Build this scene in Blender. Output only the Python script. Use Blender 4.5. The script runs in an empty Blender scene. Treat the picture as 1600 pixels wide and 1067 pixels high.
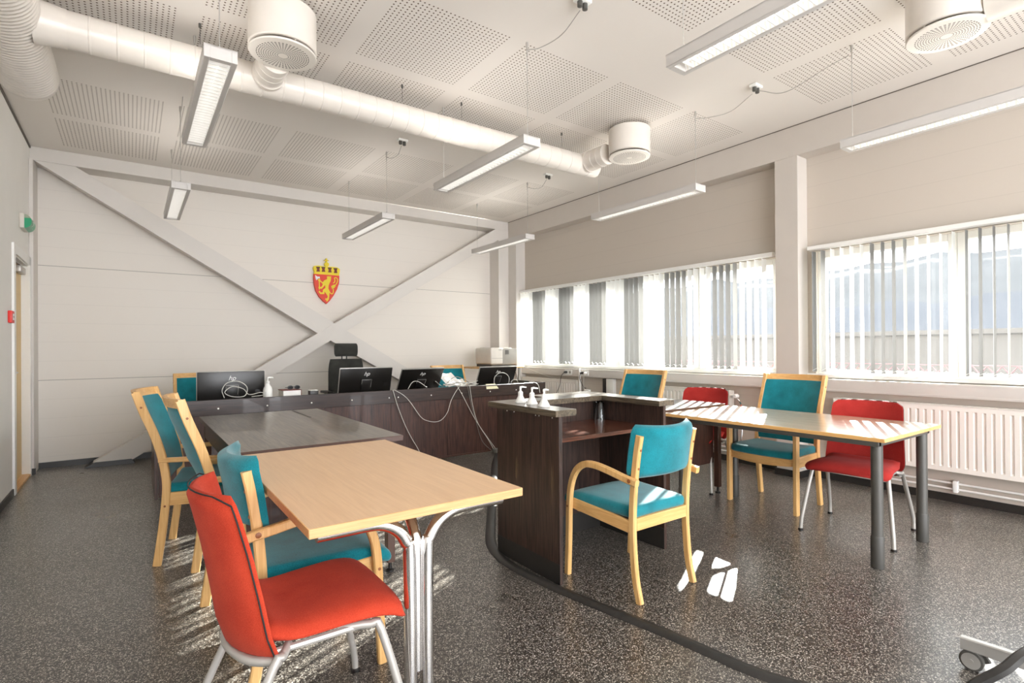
import bpy, bmesh, math, random
from mathutils import Vector, Matrix
from math import sin, cos, pi, radians, sqrt
random.seed(7)
S = bpy.context.scene
COL = S.collection

# ------------------------------------------------------------------ materials
def newmat(name):
    m = bpy.data.materials.new(name); m.use_nodes = True
    nt = m.node_tree; b = nt.nodes.get('Principled BSDF')
    return m, nt, b
def N(nt, t, **kw):
    n = nt.nodes.new(t)
    for k, v in kw.items(): setattr(n, k, v)
    return n
def mth(nt, op, a, b=None, c=None):
    n = nt.nodes.new('ShaderNodeMath'); n.operation = op
    for i, v in enumerate((a, b, c)):
        if v is None: continue
        if isinstance(v, (int, float)): n.inputs[i].default_value = v
        else: nt.links.new(v, n.inputs[i])
    return n.outputs[0]
def ramp(nt, fac, stops, interp='LINEAR'):
    r = N(nt, 'ShaderNodeValToRGB'); r.color_ramp.interpolation = interp
    el = r.color_ramp.elements
    while len(el) < len(stops): el.new(0.5)
    for e, (p, c) in zip(el, stops): e.position = p; e.color = (c[0], c[1], c[2], 1)
    if fac is not None: nt.links.new(fac, r.inputs[0])
    return r.outputs[0]
def srgb(r, g, b):
    f = lambda c: ((c/255+0.055)/1.055)**2.4 if c/255 > 0.04045 else c/255/12.92
    return (f(r), f(g), f(b))
def objco(nt, scale=(1, 1, 1)):
    tc = N(nt, 'ShaderNodeTexCoord'); mp = N(nt, 'ShaderNodeMapping')
    mp.inputs['Scale'].default_value = scale
    nt.links.new(tc.outputs['Object'], mp.inputs[0]); return mp.outputs[0]
def noise(nt, vec, scale, detail=4, rough=.6, dist=0):
    n = N(nt, 'ShaderNodeTexNoise'); n.inputs['Scale'].default_value = scale
    n.inputs['Detail'].default_value = detail; n.inputs['Roughness'].default_value = rough
    n.inputs['Distortion'].default_value = dist
    nt.links.new(vec, n.inputs['Vector']); return n.outputs['Fac']
def bump(nt, b, h, strength=.2, dist=.002):
    n = N(nt, 'ShaderNodeBump'); n.inputs['Strength'].default_value = strength; n.inputs['Distance'].default_value = dist
    nt.links.new(h, n.inputs['Height']); nt.links.new(n.outputs[0], b.inputs['Normal'])
def plain(name, col, rough=.5, metal=0, spec=.5, var=.04, nscale=12, coat=0):
    m, nt, b = newmat(name)
    f = noise(nt, objco(nt), nscale, 3)
    lo = tuple(c*(1-var) for c in col); hi = tuple(min(1, c*(1+var)) for c in col)
    nt.links.new(ramp(nt, f, [(.3, lo), (.7, hi)]), b.inputs['Base Color'])
    b.inputs['Roughness'].default_value = rough; b.inputs['Metallic'].default_value = metal
    b.inputs['Specular IOR Level'].default_value = spec; b.inputs['Coat Weight'].default_value = coat
    return m
def wood(name, dark, light, axis='x', rough=.4, fine=1.0, spec=.5, wav=3, coat=0):
    m, nt, b = newmat(name)
    s = {'x': (.9, 14, 14), 'y': (14, .9, 14), 'z': (14, 14, .9)}[axis]
    v = objco(nt, s)
    f1 = noise(nt, v, 3.5*fine, 5, .65, 1.2)
    s2 = {'x': (2, 160, 160), 'y': (160, 2, 160), 'z': (160, 160, 2)}[axis]
    f2 = noise(nt, objco(nt, s2), 2.0*fine, 3, .7)
    f = mth(nt, 'ADD', mth(nt, 'MULTIPLY', f1, .6), mth(nt, 'MULTIPLY', f2, .4))
    nt.links.new(ramp(nt, f, [(.36, dark), (.62, light)]), b.inputs['Base Color'])
    b.inputs['Roughness'].default_value = rough; b.inputs['Specular IOR Level'].default_value = spec
    b.inputs['Coat Weight'].default_value = coat
    bump(nt, b, f2, .08, .001)
    return m
def fabric(name, lo, hi, sheen=.3):
    m, nt, b = newmat(name)
    v = objco(nt)
    f = noise(nt, v, 420, 2, .6); g = noise(nt, v, 9, 3, .5)
    ff = mth(nt, 'ADD', mth(nt, 'MULTIPLY', f, .6), mth(nt, 'MULTIPLY', g, .4))
    nt.links.new(ramp(nt, ff, [(.35, lo), (.65, hi)]), b.inputs['Base Color'])
    b.inputs['Roughness'].default_value = .9; b.inputs['Sheen Weight'].default_value = sheen
    b.inputs['Specular IOR Level'].default_value = .15
    bump(nt, b, f, .35, .0015)
    return m

M = {}
M['white'] = plain('painted white wall', srgb(238, 236, 231), .75, var=.015, nscale=3, spec=.25)
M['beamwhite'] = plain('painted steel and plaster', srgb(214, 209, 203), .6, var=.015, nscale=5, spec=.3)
M['beamwhite_shaded'] = plain('beam paint with painted shade', srgb(200, 193, 185), .6, var=.015, nscale=5, spec=.3)  # beam white darkened: shade on the window wall put into the colour
M['trimwhite'] = plain('white lacquer', srgb(235, 234, 230), .35, var=.01)
M['duct'] = plain('white duct lacquer', srgb(222, 215, 206), .28, var=.02, spec=.5)
M['radiator'] = plain('radiator enamel', srgb(232, 227, 219), .35, var=.01)
M['lampcase'] = plain('luminaire case', srgb(202, 198, 194), .4, var=.01)
M['louver'] = plain('louver aluminium', srgb(228, 226, 222), .35, metal=.1, var=.01)
M['louver'].node_tree.nodes['Principled BSDF'].inputs['Emission Color'].default_value = (1, .98, .95, 1); M['louver'].node_tree.nodes['Principled BSDF'].inputs['Emission Strength'].default_value = .10  # weak emission painted in as tube light caught by the blades
M['beige_slot'] = plain('dark slot', srgb(96, 88, 80), .6)
M['base'] = plain('black skirting', srgb(38, 36, 34), .35, var=.4, nscale=260)
M['dwx'] = wood('dark wood x', srgb(24, 17, 15), srgb(64, 46, 40), 'x', .32, coat=.3)
M['dwy'] = wood('dark wood y', srgb(24, 18, 14), srgb(112, 98, 80), 'y', .28, coat=.25)
M['dwz'] = wood('dark wood z', srgb(30, 17, 14), srgb(88, 56, 46), 'z', .38, coat=.2)
M['dwz2'] = wood('dark wood panel of box', srgb(22, 14, 12), srgb(78, 58, 50), 'z', .36, coat=.12)
M['dwshelf'] = wood('dark wood shelf', srgb(40, 22, 16), srgb(112, 66, 48), 'x', .25, coat=.4)
M['edge'] = plain('dark edge band', srgb(74, 48, 36), .4)
M['kick'] = plain('black kick strip', srgb(46, 44, 42), .35, var=.1)
M['beech'] = wood('beech laminate', srgb(212, 174, 134), srgb(224, 188, 148), 'y', .38, fine=.8)
M['beechedge'] = wood('beech edge', srgb(188, 142, 92), srgb(214, 170, 118), 'x', .45)
M['grey_lam'] = wood('pale table laminate', srgb(178, 156, 132), srgb(206, 186, 162), 'y', .22, coat=.3)
M['birchx'] = wood('birch x', srgb(204, 152, 88), srgb(228, 184, 122), 'x', .35, fine=.6)
M['birchy'] = wood('birch y', srgb(204, 152, 88), srgb(228, 184, 122), 'y', .35, fine=.6)
M['birch'] = wood('birch z', srgb(204, 154, 90), srgb(229, 187, 126), 'z', .35, fine=.6)
M['doorwood'] = wood('door veneer', srgb(206, 172, 104), srgb(228, 196, 130), 'z', .4, fine=.5)
M['teal'] = fabric('teal wool', srgb(8, 92, 102), srgb(24, 136, 148))
M['tealdark'] = fabric('teal wool weave deep', srgb(8, 84, 94), srgb(26, 122, 130))
M['red'] = fabric('orange red wool', srgb(160, 47, 28), srgb(190, 68, 45), .03)
M['red2'] = fabric('crimson wool', srgb(146, 36, 34), srgb(180, 56, 50), .03)
M['blackfab'] = fabric('black fabric', srgb(36, 36, 34), srgb(66, 66, 62), .1)
M['piping'] = plain('black piping', srgb(22, 20, 20), .7)
M['chrome'] = plain('chrome', srgb(225, 222, 220), .07, metal=1, var=.01)
M['steelgrey'] = plain('silver grey powder coat', srgb(176, 172, 166), .35, metal=.35, var=.02)
M['darksteel'] = plain('dark grey powder coat', srgb(84, 82, 78), .4, metal=.2, var=.05)
M['collar'] = plain('plastic collar', srgb(70, 68, 64), .5)
M['black'] = plain('black plastic', srgb(28, 26, 25), .38, var=.1)
M['blackgloss'] = plain('black monitor shell', srgb(26, 24, 22), .3, var=.15, nscale=300)
M['silver'] = plain('silver bezel', srgb(190, 188, 184), .3, metal=.5)
M['screen'] = plain('screen', srgb(12, 12, 14), .15)
M['whiteplastic'] = plain('white plastic', srgb(240, 240, 236), .4, var=.01)
M['printer_l'] = plain('printer pale', srgb(214, 208, 198), .45)
M['printer_d'] = plain('printer grey', srgb(150, 146, 138), .45)
M['paper'] = plain('paper', srgb(244, 242, 238), .8, var=.02)
M['card'] = plain('pale yellow card', srgb(226, 220, 186), .8)
M['redplastic'] = plain('red plastic', srgb(214, 44, 34), .4)
M['green'] = plain('exit green', srgb(28, 150, 104), .3)
M['olive'] = plain('smoky clear cover', srgb(150, 158, 138), .2, var=.2)
M['crestred'] = plain('heraldic red', srgb(214, 56, 24), .5, var=.02)
M['crestyel'] = plain('heraldic yellow', srgb(226, 202, 24), .5, var=.03)
M['maroon'] = plain('maroon lining', srgb(112, 44, 34), .6)
M['crestblack'] = plain('crest black', srgb(34, 44, 38), .6)
M['crestwhite'] = plain('crest white', srgb(228, 228, 232), .5)
M['rubber'] = plain('black rubber', srgb(44, 42, 40), .42, var=.15, nscale=40)
M['cable_w'] = plain('white cable', srgb(210, 208, 200), .5)
M['cable_g'] = plain('grey cable', srgb(120, 118, 112), .5)
M['cable_k'] = plain('black cable', srgb(34, 33, 32), .45)
M['screw'] = plain('screw cover', srgb(232, 230, 222), .4)
M['rosette'] = plain('wood plug', srgb(140, 84, 44), .4)
M['logo'] = plain('logo silver', srgb(230, 230, 228), .3)
M['snow'] = plain('snow', (.072, .078, .092), .9, var=.06, nscale=.6)
M['parapet'] = plain('beige cladding', (.115, .11, .106), .8, var=.04, nscale=1)
M['forest'] = plain('hazy hillside', (.088, .091, .094), 1, var=.10, nscale=.35)
M['mesh'] = plain('rail mesh', srgb(120, 88, 92), .7)

# glass with a dusty film added to imitate sun glare haze
m, nt, b = newmat('window glass'); nt.nodes.remove(b)
out = nt.nodes.get('Material Output')
tr = N(nt, 'ShaderNodeBsdfTransparent'); tr.inputs[0].default_value = (.95, .97, .97, 1)
gl = N(nt, 'ShaderNodeBsdfGlossy'); gl.inputs['Roughness'].default_value = .03
tl = N(nt, 'ShaderNodeBsdfTranslucent'); tl.inputs[0].default_value = (.95, .97, 1, 1)
fz = N(nt, 'ShaderNodeFresnel'); fz.inputs[0].default_value = 1.35
m1 = N(nt, 'ShaderNodeMixShader'); m2 = N(nt, 'ShaderNodeMixShader')
nz = noise(nt, objco(nt, (1, 1, 1)), 2.5, 6, .7)
nt.links.new(mth(nt, 'MULTIPLY', nz, .014), m1.inputs[0])
nt.links.new(tr.outputs[0], m1.inputs[1]); nt.links.new(tl.outputs[0], m1.inputs[2])
nt.links.new(fz.outputs[0], m2.inputs[0]); nt.links.new(m1.outputs[0], m2.inputs[1]); nt.links.new(gl.outputs[0], m2.inputs[2])
nt.links.new(m2.outputs[0], out.inputs[0]); M['glass'] = m
m, nt, b = newmat('drinking glass'); b.inputs['Transmission Weight'].default_value = 1; b.inputs['Roughness'].default_value = .02
b.inputs['Base Color'].default_value = (.92, .97, .98, 1)
nt.links.new(ramp(nt, noise(nt, objco(nt), 5), [(0, (.9, .96, .97)), (1, (.97, .99, 1))]), b.inputs['Base Color']); M['tumbler'] = m

def slatmat(name, col, trans):
    m, nt, b = newmat(name); out = nt.nodes.get('Material Output')
    b.inputs['Roughness'].default_value = .8
    f = noise(nt, objco(nt, (1, 1, .2)), 90, 2)
    nt.links.new(ramp(nt, f, [(.3, tuple(c*.95 for c in col)), (.7, col)]), b.inputs['Base Color'])
    t = N(nt, 'ShaderNodeBsdfTranslucent'); t.inputs[0].default_value = (*[min(1, c*1.08) for c in col], 1)
    mx = N(nt, 'ShaderNodeMixShader'); mx.inputs[0].default_value = trans
    nt.links.new(b.outputs[0], mx.inputs[1]); nt.links.new(t.outputs[0], mx.inputs[2]); nt.links.new(mx.outputs[0], out.inputs[0])
    return m
M['slat_w'] = slatmat('white slat cloth', srgb(236, 236, 234), .2)
M['slat_g'] = slatmat('grey slat cloth', srgb(136, 135, 133), .015)

# lamp tube glow
m, nt, b = newmat('fluorescent tube')
b.inputs['Base Color'].default_value = (.9, .9, .88, 1); b.inputs['Emission Color'].default_value = (1, .97, .93, 1)
b.inputs['Emission Strength'].default_value = 1.3
nt.links.new(ramp(nt, noise(nt, objco(nt), 4), [(0, (.9, .9, .88)), (1, (.95, .95, .93))]), b.inputs['Base Color']); M['tube'] = m
# prismatic lamp inlay
m, nt, b = newmat('lamp reflector')
b.inputs['Roughness'].default_value = .35; b.inputs['Metallic'].default_value = .2
w = N(nt, 'ShaderNodeTexWave'); w.bands_direction = 'Y'; w.inputs['Scale'].default_value = 16
tc = N(nt, 'ShaderNodeTexCoord'); nt.links.new(tc.outputs['Object'], w.inputs['Vector'])
nt.links.new(ramp(nt, w.outputs['Fac'], [(0, srgb(222, 218, 210)), (1, srgb(250, 250, 248))]), b.inputs['Base Color'])
b.inputs['Emission Color'].default_value = (1, .98, .95, 1); b.inputs['Emission Strength'].default_value = .16  # faint emission stands in for tube light on the inlay
M['reflector'] = m

# speckled vinyl floor
m, nt, b = newmat('speckled vinyl floor')
v = objco(nt)
wn = N(nt, 'ShaderNodeTexNoise'); wn.inputs['Scale'].default_value = 60; nt.links.new(v, wn.inputs['Vector'])
va = N(nt, 'ShaderNodeVectorMath', operation='MULTIPLY_ADD'); nt.links.new(wn.outputs['Color'], va.inputs[0])
va.inputs[1].default_value = (.012, .012, 0); nt.links.new(v, va.inputs[2])
vo = N(nt, 'ShaderNodeTexVoronoi'); vo.inputs['Scale'].default_value = 290; nt.links.new(va.outputs[0], vo.inputs['Vector'])
sx = N(nt, 'ShaderNodeSeparateColor'); nt.links.new(vo.outputs['Color'], sx.inputs[0])
c1 = ramp(nt, sx.outputs[0], [(0, srgb(34, 31, 29)), (.34, srgb(56, 51, 47)), (.58, srgb(86, 80, 74)), (.76, srgb(134, 128, 119)), (.89, srgb(196, 190, 180))], 'CONSTANT')
big = noise(nt, v, .9, 2, .5)
mxc = N(nt, 'ShaderNodeMix', data_type='RGBA', blend_type='MULTIPLY'); mxc.inputs[0].default_value = 1
nt.links.new(c1, mxc.inputs[6]); nt.links.new(ramp(nt, big, [(.3, (.92, .92, .92)), (.7, (1.0, .99, .97))]), mxc.inputs[7])
nt.links.new(mxc.outputs[2], b.inputs['Base Color'])
b.inputs['Roughness'].default_value = .27; b.inputs['Specular IOR Level'].default_value = .55
nt.links.new(ramp(nt, noise(nt, v, 1.7, 4), [(.3, (.27,)*3), (.7, (.36,)*3)]), b.inputs['Roughness'])
bump(nt, b, noise(nt, v, 120, 2), .06, .001)
b.inputs['Coat Weight'].default_value = .35; b.inputs['Coat Roughness'].default_value = .22
M['floor'] = m

# perforated ceiling: fields of holes in pairs
m, nt, b = newmat('perforated ceiling board')
tc = N(nt, 'ShaderNodeTexCoord'); sp = N(nt, 'ShaderNodeSeparateXYZ'); nt.links.new(tc.outputs['Object'], sp.inputs[0])
X, Y = sp.outputs[0], sp.outputs[1]
PIT = .0292
fx = mth(nt, 'MODULO', mth(nt, 'ADD', X, 9.075+.55+.0), .9075)                # field starts at X=-.55+.9075k
yy = mth(nt, 'MODULO', mth(nt, 'ADD', Y, 4*2.385-2.845), 2.385)
y2 = mth(nt, 'SUBTRACT', yy, .9)
second = mth(nt, 'GREATER_THAN', yy, .895)
fy = mth(nt, 'SUBTRACT', yy, mth(nt, 'MULTIPLY', second, .9))
inx = mth(nt, 'LESS_THAN', fx, PIT*27); iny = mth(nt, 'LESS_THAN', fy, PIT*27)
hx = mth(nt, 'SUBTRACT', mth(nt, 'FRACT', mth(nt, 'DIVIDE', fx, PIT)), .5)
hy = mth(nt, 'SUBTRACT', mth(nt, 'FRACT', mth(nt, 'DIVIDE', fy, PIT)), .5)
rr = mth(nt, 'SQRT', mth(nt, 'ADD', mth(nt, 'MULTIPLY', hx, hx), mth(nt, 'MULTIPLY', hy, hy)))
hole = mth(nt, 'MULTIPLY', mth(nt, 'LESS_THAN', rr, .19), mth(nt, 'MULTIPLY', inx, iny))
lim = mth(nt, 'MULTIPLY', mth(nt, 'GREATER_THAN', X, -.555), mth(nt, 'LESS_THAN', X, 4.85))
hole = mth(nt, 'MULTIPLY', hole, lim)
nt.links.new(ramp(nt, hole, [(0, srgb(226, 220, 213)), (1, srgb(98, 82, 66))]), b.inputs['Base Color'])
b.inputs['Roughness'].default_value = .85; b.inputs['Specular IOR Level'].default_value = .2
M['ceiling'] = m

# back wall panels with horizontal grooves
def groovemat(name, col, strong=True):
    m, nt, b = newmat(name)
    tc = N(nt, 'ShaderNodeTexCoord'); sp = N(nt, 'ShaderNodeSeparateXYZ'); nt.links.new(tc.outputs['Object'], sp.inputs[0])
    Z = sp.outputs[2]
    g1 = mth(nt, 'FRACT', mth(nt, 'DIVIDE', mth(nt, 'ADD', Z, 20*.2-.113), .2))
    g1 = mth(nt, 'LESS_THAN', g1, .022)
    g2 = mth(nt, 'FRACT', mth(nt, 'DIVIDE', mth(nt, 'ADD', Z, 12-.913), 1.2))
    g2 = mth(nt, 'LESS_THAN', g2, .0052)
    f = mth(nt, 'ADD', mth(nt, 'MULTIPLY', g1, .09), mth(nt, 'MULTIPLY', g2, .55 if strong else .0))
    nt.links.new(ramp(nt, f, [(0, col), (1, tuple(c*.15 for c in col))]), b.inputs['Base Color'])
    b.inputs['Roughness'].default_value = .6; b.inputs['Specular IOR Level'].default_value = .3
    bump(nt, b, mth(nt, 'SUBTRACT', 1, f), .5, .003)
    return m
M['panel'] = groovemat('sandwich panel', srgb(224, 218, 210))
M['panel2'] = groovemat('window wall panel', srgb(198, 189, 178), False)  # panel tone darkened to match the shade painted into the beam

# ------------------------------------------------------------------ geometry helpers
class G:
    """collects faces; build() links ONE mesh object"""
    def __init__(s): s.v = []; s.f = []; s.mi = []; s.cur = 0
    def add(s, vs, fs):
        o = len(s.v); s.v += [tuple(v) for v in vs]; s.f += [tuple(i+o for i in f) for f in fs]; s.mi += [s.cur]*len(fs); return s
    def box(s, a, b, bev=0, seg=2, rot=None, cen=None):
        bm = bmesh.new(); bmesh.ops.create_cube(bm, size=1)
        for v in bm.verts: v.co = Vector([(a[i]+b[i])/2+v.co[i]*(b[i]-a[i]) for i in range(3)])
        if bev: bmesh.ops.bevel(bm, geom=bm.edges[:], offset=bev, segments=seg, affect='EDGES', profile=.5)
        if rot is not None:
            c = Vector(cen if cen is not None else [(a[i]+b[i])/2 for i in range(3)])
            for v in bm.verts: v.co = c+rot@(v.co-c)
        return s.bm(bm)
    def bm(s, bm):
        bm.verts.index_update(); s.add([v.co for v in bm.verts], [[v.index for v in f.verts] for f in bm.faces]); bm.free(); return s
    def loft(s, rings, cap=True, closed=False):
        n = len(rings[0]); vs = [p for r in rings for p in r]; fs = []
        m = len(rings)
        for i in range(m if closed else m-1):
            j = (i+1) % m
            for k in range(n):
                fs.append((i*n+k, i*n+(k+1) % n, j*n+(k+1) % n, j*n+k))
        if cap and not closed:
            fs.append(tuple(range(n-1, -1, -1))); fs.append(tuple((m-1)*n+k for k in range(n)))
        return s.add(vs, fs)
    def tube(s, pts, r, n=10, cap=True, closed=False):
        P = [Vector(p) for p in pts]; rings = []
        m = len(P); R = r if isinstance(r, (list, tuple)) else [r]*m
        up = None
        for i in range(m):
            if closed: t = P[(i+1) % m]-P[i-1]
            else: t = P[min(i+1, m-1)]-P[max(i-1, 0)]
            t.normalize()
            if up is None:
                a = Vector((0, 0, 1)) if abs(t.z) < .9 else Vector((1, 0, 0)); up = (a-t*a.dot(t)).normalized()
            else:
                up = (up-t*up.dot(t)); up.normalize()
            sd = t.cross(up)
            k = 1.0
            if 0 < i < m-1 and not closed:
                c = (P[i]-P[i-1]).normalized().dot((P[i+1]-P[i]).normalized()); k = 1/max(.6, sqrt((1+c)/2))
            rings.append([P[i]+(up*cos(2*pi*q/n)+sd*sin(2*pi*q/n))*R[i] for q in range(n)])
        return s.loft(rings, cap, closed)
    def sweep(s, pts, w, t, side=(0, 1, 0), bev=.004):
        """rectangular bar: w along `side`, t across the path"""
        P = [Vector(p) for p in pts]; sd = Vector(side).normalized(); rings = []; m = len(P)
        for i in range(m):
            tg = (P[min(i+1, m-1)]-P[max(i-1, 0)]).normalized(); nn = tg.cross(sd).normalized()
            W = (w[i] if isinstance(w, (list, tuple)) else w)/2; T = (t[i] if isinstance(t, (list, tuple)) else t)/2
            b = bev; q = [(W-b, T), (W, T-b), (W, -T+b), (W-b, -T), (-W+b, -T), (-W, -T+b), (-W, T-b), (-W+b, T)]
            rings.append([P[i]+sd*x+nn*y for x, y in q])
        return s.loft(rings)
    def lathe(s, prof, n=20, c=(0, 0, 0), axis='z', cap=True):
        rings = []
        for r, h in prof:
            ring = []
            for q in range(n):
                a = 2*pi*q/n; x, y = r*cos(a), r*sin(a)
                p = {'z': (x, y, h), 'x': (h, x, y), 'y': (y, h, x)}[axis]
                ring.append((c[0]+p[0], c[1]+p[1], c[2]+p[2]))
            rings.append(ring)
        return s.loft(rings, cap)
    def prism(s, poly, y0, y1):
        """polygon in XZ extruded along Y"""
        n = len(poly); vs = [(x, y0, z) for x, z in poly]+[(x, y1, z) for x, z in poly]
        fs = [tuple(range(n)), tuple(range(2*n-1, n-1, -1))]+[(i, n+i, n+(i+1) % n, (i+1) % n) for i in range(n)]
        return s.add(vs, fs)
    def build(s, name, mat, parent=None, smooth=True, ang=38, sub=0):
        me = bpy.data.meshes.new(name); me.from_pydata(s.v, [], s.f)
        mats = mat if isinstance(mat, (list, tuple)) else [mat]
        for mm in mats: me.materials.append(M[mm] if isinstance(mm, str) else mm)
        if len(mats) > 1: me.polygons.foreach_set('material_index', s.mi)
        bm = bmesh.new(); bm.from_mesh(me)
        bmesh.ops.recalc_face_normals(bm, faces=bm.faces[:])
        if smooth:
            for f in bm.faces: f.smooth = True
            for e in bm.edges:
                if len(e.link_faces) == 2 and e.calc_face_angle(0) > radians(ang): e.smooth = False
        bm.to_mesh(me); bm.free()
        o = bpy.data.objects.new(name, me); COL.objects.link(o)
        if sub:
            md = o.modifiers.new('s', 'SUBSURF'); md.levels = sub; md.render_levels = sub
        if parent: o.parent = parent
        return o

def sm(pts, k=6, closed=False):
    """catmull-rom resample"""
    P = [Vector(p) for p in pts]; out = []; n = len(P)
    for i in range(n if closed else n-1):
        a = P[i-1] if (i > 0 or closed) else P[0]*2-P[1]; b = P[i]; c = P[(i+1) % n]
        d = P[(i+2) % n] if (i+2 < n or closed) else P[-1]*2-P[-2]
        for j in range(k):
            t = j/k
            out.append(.5*((2*b)+(-a+c)*t+(2*a-5*b+4*c-d)*t*t+(-a+3*b-3*c+d)*t**3))
    if not closed: out.append(P[-1])
    return out
def tag(o, label, cat, group=None, kind=None):
    o['label'] = label; o['category'] = cat
    if group: o['group'] = group
    if kind: o['kind'] = kind
    return o
def thing(name, label, cat, loc=(0, 0, 0), rz=0, group=None):
    o = bpy.data.objects.new(name, None); COL.objects.link(o); o.empty_display_size = .1
    o.location = loc; o.rotation_euler = (0, 0, rz); return tag(o, label, cat, group)
def struct(name, g, mat, parent=None, **kw):
    o = g.build(name, mat, parent, **kw)
    if parent is None: o['kind'] = 'structure'
    return o
def dup(o, parent=None):
    c = o.copy(); COL.objects.link(c); c.parent = parent
    for ch in [x for x in bpy.data.objects if x.parent == o]: dup(ch, c)
    return c

# ------------------------------------------------------------------ room
XL, XW, XC, YB, YC, ZC = -.818, 5.20, 5.02, 7.37, 7.11, 3.27
Y0 = -3.2
struct('floor', G().box((XL-.2, Y0, -.1), (XW+.25, YB+.2, 0)), 'floor', smooth=False)
struct('ceiling', G().box((XL-.2, Y0, ZC), (XW+.25, YB+.2, ZC+.12)), 'ceiling', smooth=False)
struct('wall_back', G().box((XL-.2, YB, 0), (XW+.25, YB+.2, ZC)), 'panel', smooth=False)
g = G(); g.box((XL-.2, Y0, 0), (XL, 6.20, ZC)); g.box((XL-.2, 7.02, 0), (XL, YB, ZC)); g.box((XL-.2, 6.20, 2.07), (XL, 7.02, ZC))
struct('wall_left', g, 'white', smooth=False)
g = G(); g.box((XW, Y0, 0), (XW+.25, YB, .93)); g.box((XW, Y0, 2.10), (XW+.25, YB, ZC))
g.box((XW, 7.17, .93), (XW+.25, YB, 2.10)); g.box((XW, 2.40, .93), (XW+.25, 2.77, 2.10)); g.box((XW, Y0, .93), (XW+.25, Y0+.4, 2.1))
struct('wall_right', g, 'panel2', smooth=False)
# beams, columns and braces
struct('trim_1', G().box((XL, YC, 3.131), (XC, YB, ZC), .003, 1), 'beamwhite')
struct('trim_2', G().box((XC, Y0, 2.988), (XW, YB, ZC), .003, 1), 'beamwhite_shaded')
struct('trim_3', G().box((XC, 2.467, 0), (XW, 2.682, 2.988), .003, 1), 'beamwhite_shaded')
g = G(); g.box((4.827, YC, 0), (XC, YB, 3.131)); g.box((XC, 6.90, 0), (XW, YB, 2.988)); struct('trim_4', g, 'beamwhite', smooth=False)
struct('trim_5', G().box((XL, YC-.05, 0), (-.785, YB, 3.131), .003, 1), 'beamwhite')
b1 = [(-.78, 3.131), (-.461, 3.131), (1.95, 1.712), (4.70, .06), (4.36, .06), (1.99, 1.422)]
b2 = [(-.33, .05), (.014, .043), (4.968, 3.052), (4.99, 3.131), (4.768, 3.131), (1.204, .959)]
struct('trim_6', G().prism(b1, YC+.004, YC+.13), 'beamwhite', smooth=False)
struct('trim_7', G().prism(b2, YC-.006, YC+.13), 'beamwhite', smooth=False)
struct('trim_8', G().prism([(-.40, 0), (.03, 0), (.0, .05), (-.31, .05)], YC-.02, YC+.13), 'base', smooth=False)
struct('trim_9', G().box((XL, Y0, ZC-.022), (XL+.012, YC, ZC-.004)), 'beige_slot', smooth=False)
struct('trim_10', G().box((XC-.005, Y0, ZC-.007), (XC, YC, ZC-.001)), 'beige_slot', smooth=False)
# skirtings
g = G(); g.box((XL, Y0, 0), (XL+.012, 6.10, .062)); struct('baseboard_left', g, 'base', smooth=False)
g = G(); g.box((-.785, YB-.012, 0), (4.83, YB, .06)); g.box((XL, YC-.062, 0), (-.773, YC-.05, .06)); struct('baseboard_back', g, 'base', smooth=False)
g = G(); g.box((XW-.012, Y0, 0), (XW, YB-.4, .062)); g.box((XC-.012, 2.455, 0), (XC, 2.694, .062)); g.box((XC, 2.455, 0), (XW-.012, 2.467, .062)); struct('baseboard_right', g, 'base', smooth=False)

# door in the left wall
d = bpy.data.objects.new('door_1', None); COL.objects.link(d); d.location = (XL, 6.2, 0); d['kind'] = 'structure'
def loc(g, o=(XL, 6.2, 0)):
    g.v = [(x-o[0], y-o[1], z-o[2]) for x, y, z in g.v]; return g
g = G(); g.box((XL, 6.117, 0), (XL+.016, 6.205, 2.144)); g.box((XL, 6.205, 2.06), (XL+.016, 7.02, 2.144)); g.box((XL, 6.99, 0), (XL+.016, 7.055, 2.144))
loc(g).build('door_casing', 'trimwhite', d, smooth=False)
g = G(); g.box((XL-.2, 6.20, 0), (XL, 6.22, 2.07)); g.box((XL-.2, 7.0, 0), (XL, 7.02, 2.07)); g.box((XL-.2, 6.22, 2.05), (XL, 7.0, 2.07))
loc(g).build('door_frame', 'trimwhite', d, smooth=False)
lf = loc(G().box((XL-.095, 6.222, .02), (XL-.052, 6.997, 2.045))).build('door_leaf', 'doorwood', d, smooth=False)
g = G(); g.tube([(XL-.052, 6.32, 1.03), (XL-.012, 6.32, 1.03), (XL-.008, 6.33, 1.03), (XL-.008, 6.43, 1.03)], .009, 8); g.lathe([(.025, 0), (.025, .008)], 14, (XL-.052, 6.32, 1.03), 'x')
loc(g).build('door_handle', 'chrome', lf)
loc(G().box((XL-.2, 6.2, 0), (XL+.014, 7.02, .022))).build('threshold', 'birchy', d, smooth=False)
g = G(); g.box((XL-.05, 6.62, 1.955), (XL-.004, 6.90, 2.015), .005); g.box((XL-.03, 6.35, 2.025), (XL-.018, 6.80, 2.04)); g.tube([(XL-.024, 6.76, 1.99), (XL-.024, 6.76, 2.035)], .012, 8)
loc(g).build('door_closer', 'steelgrey', d)

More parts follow.
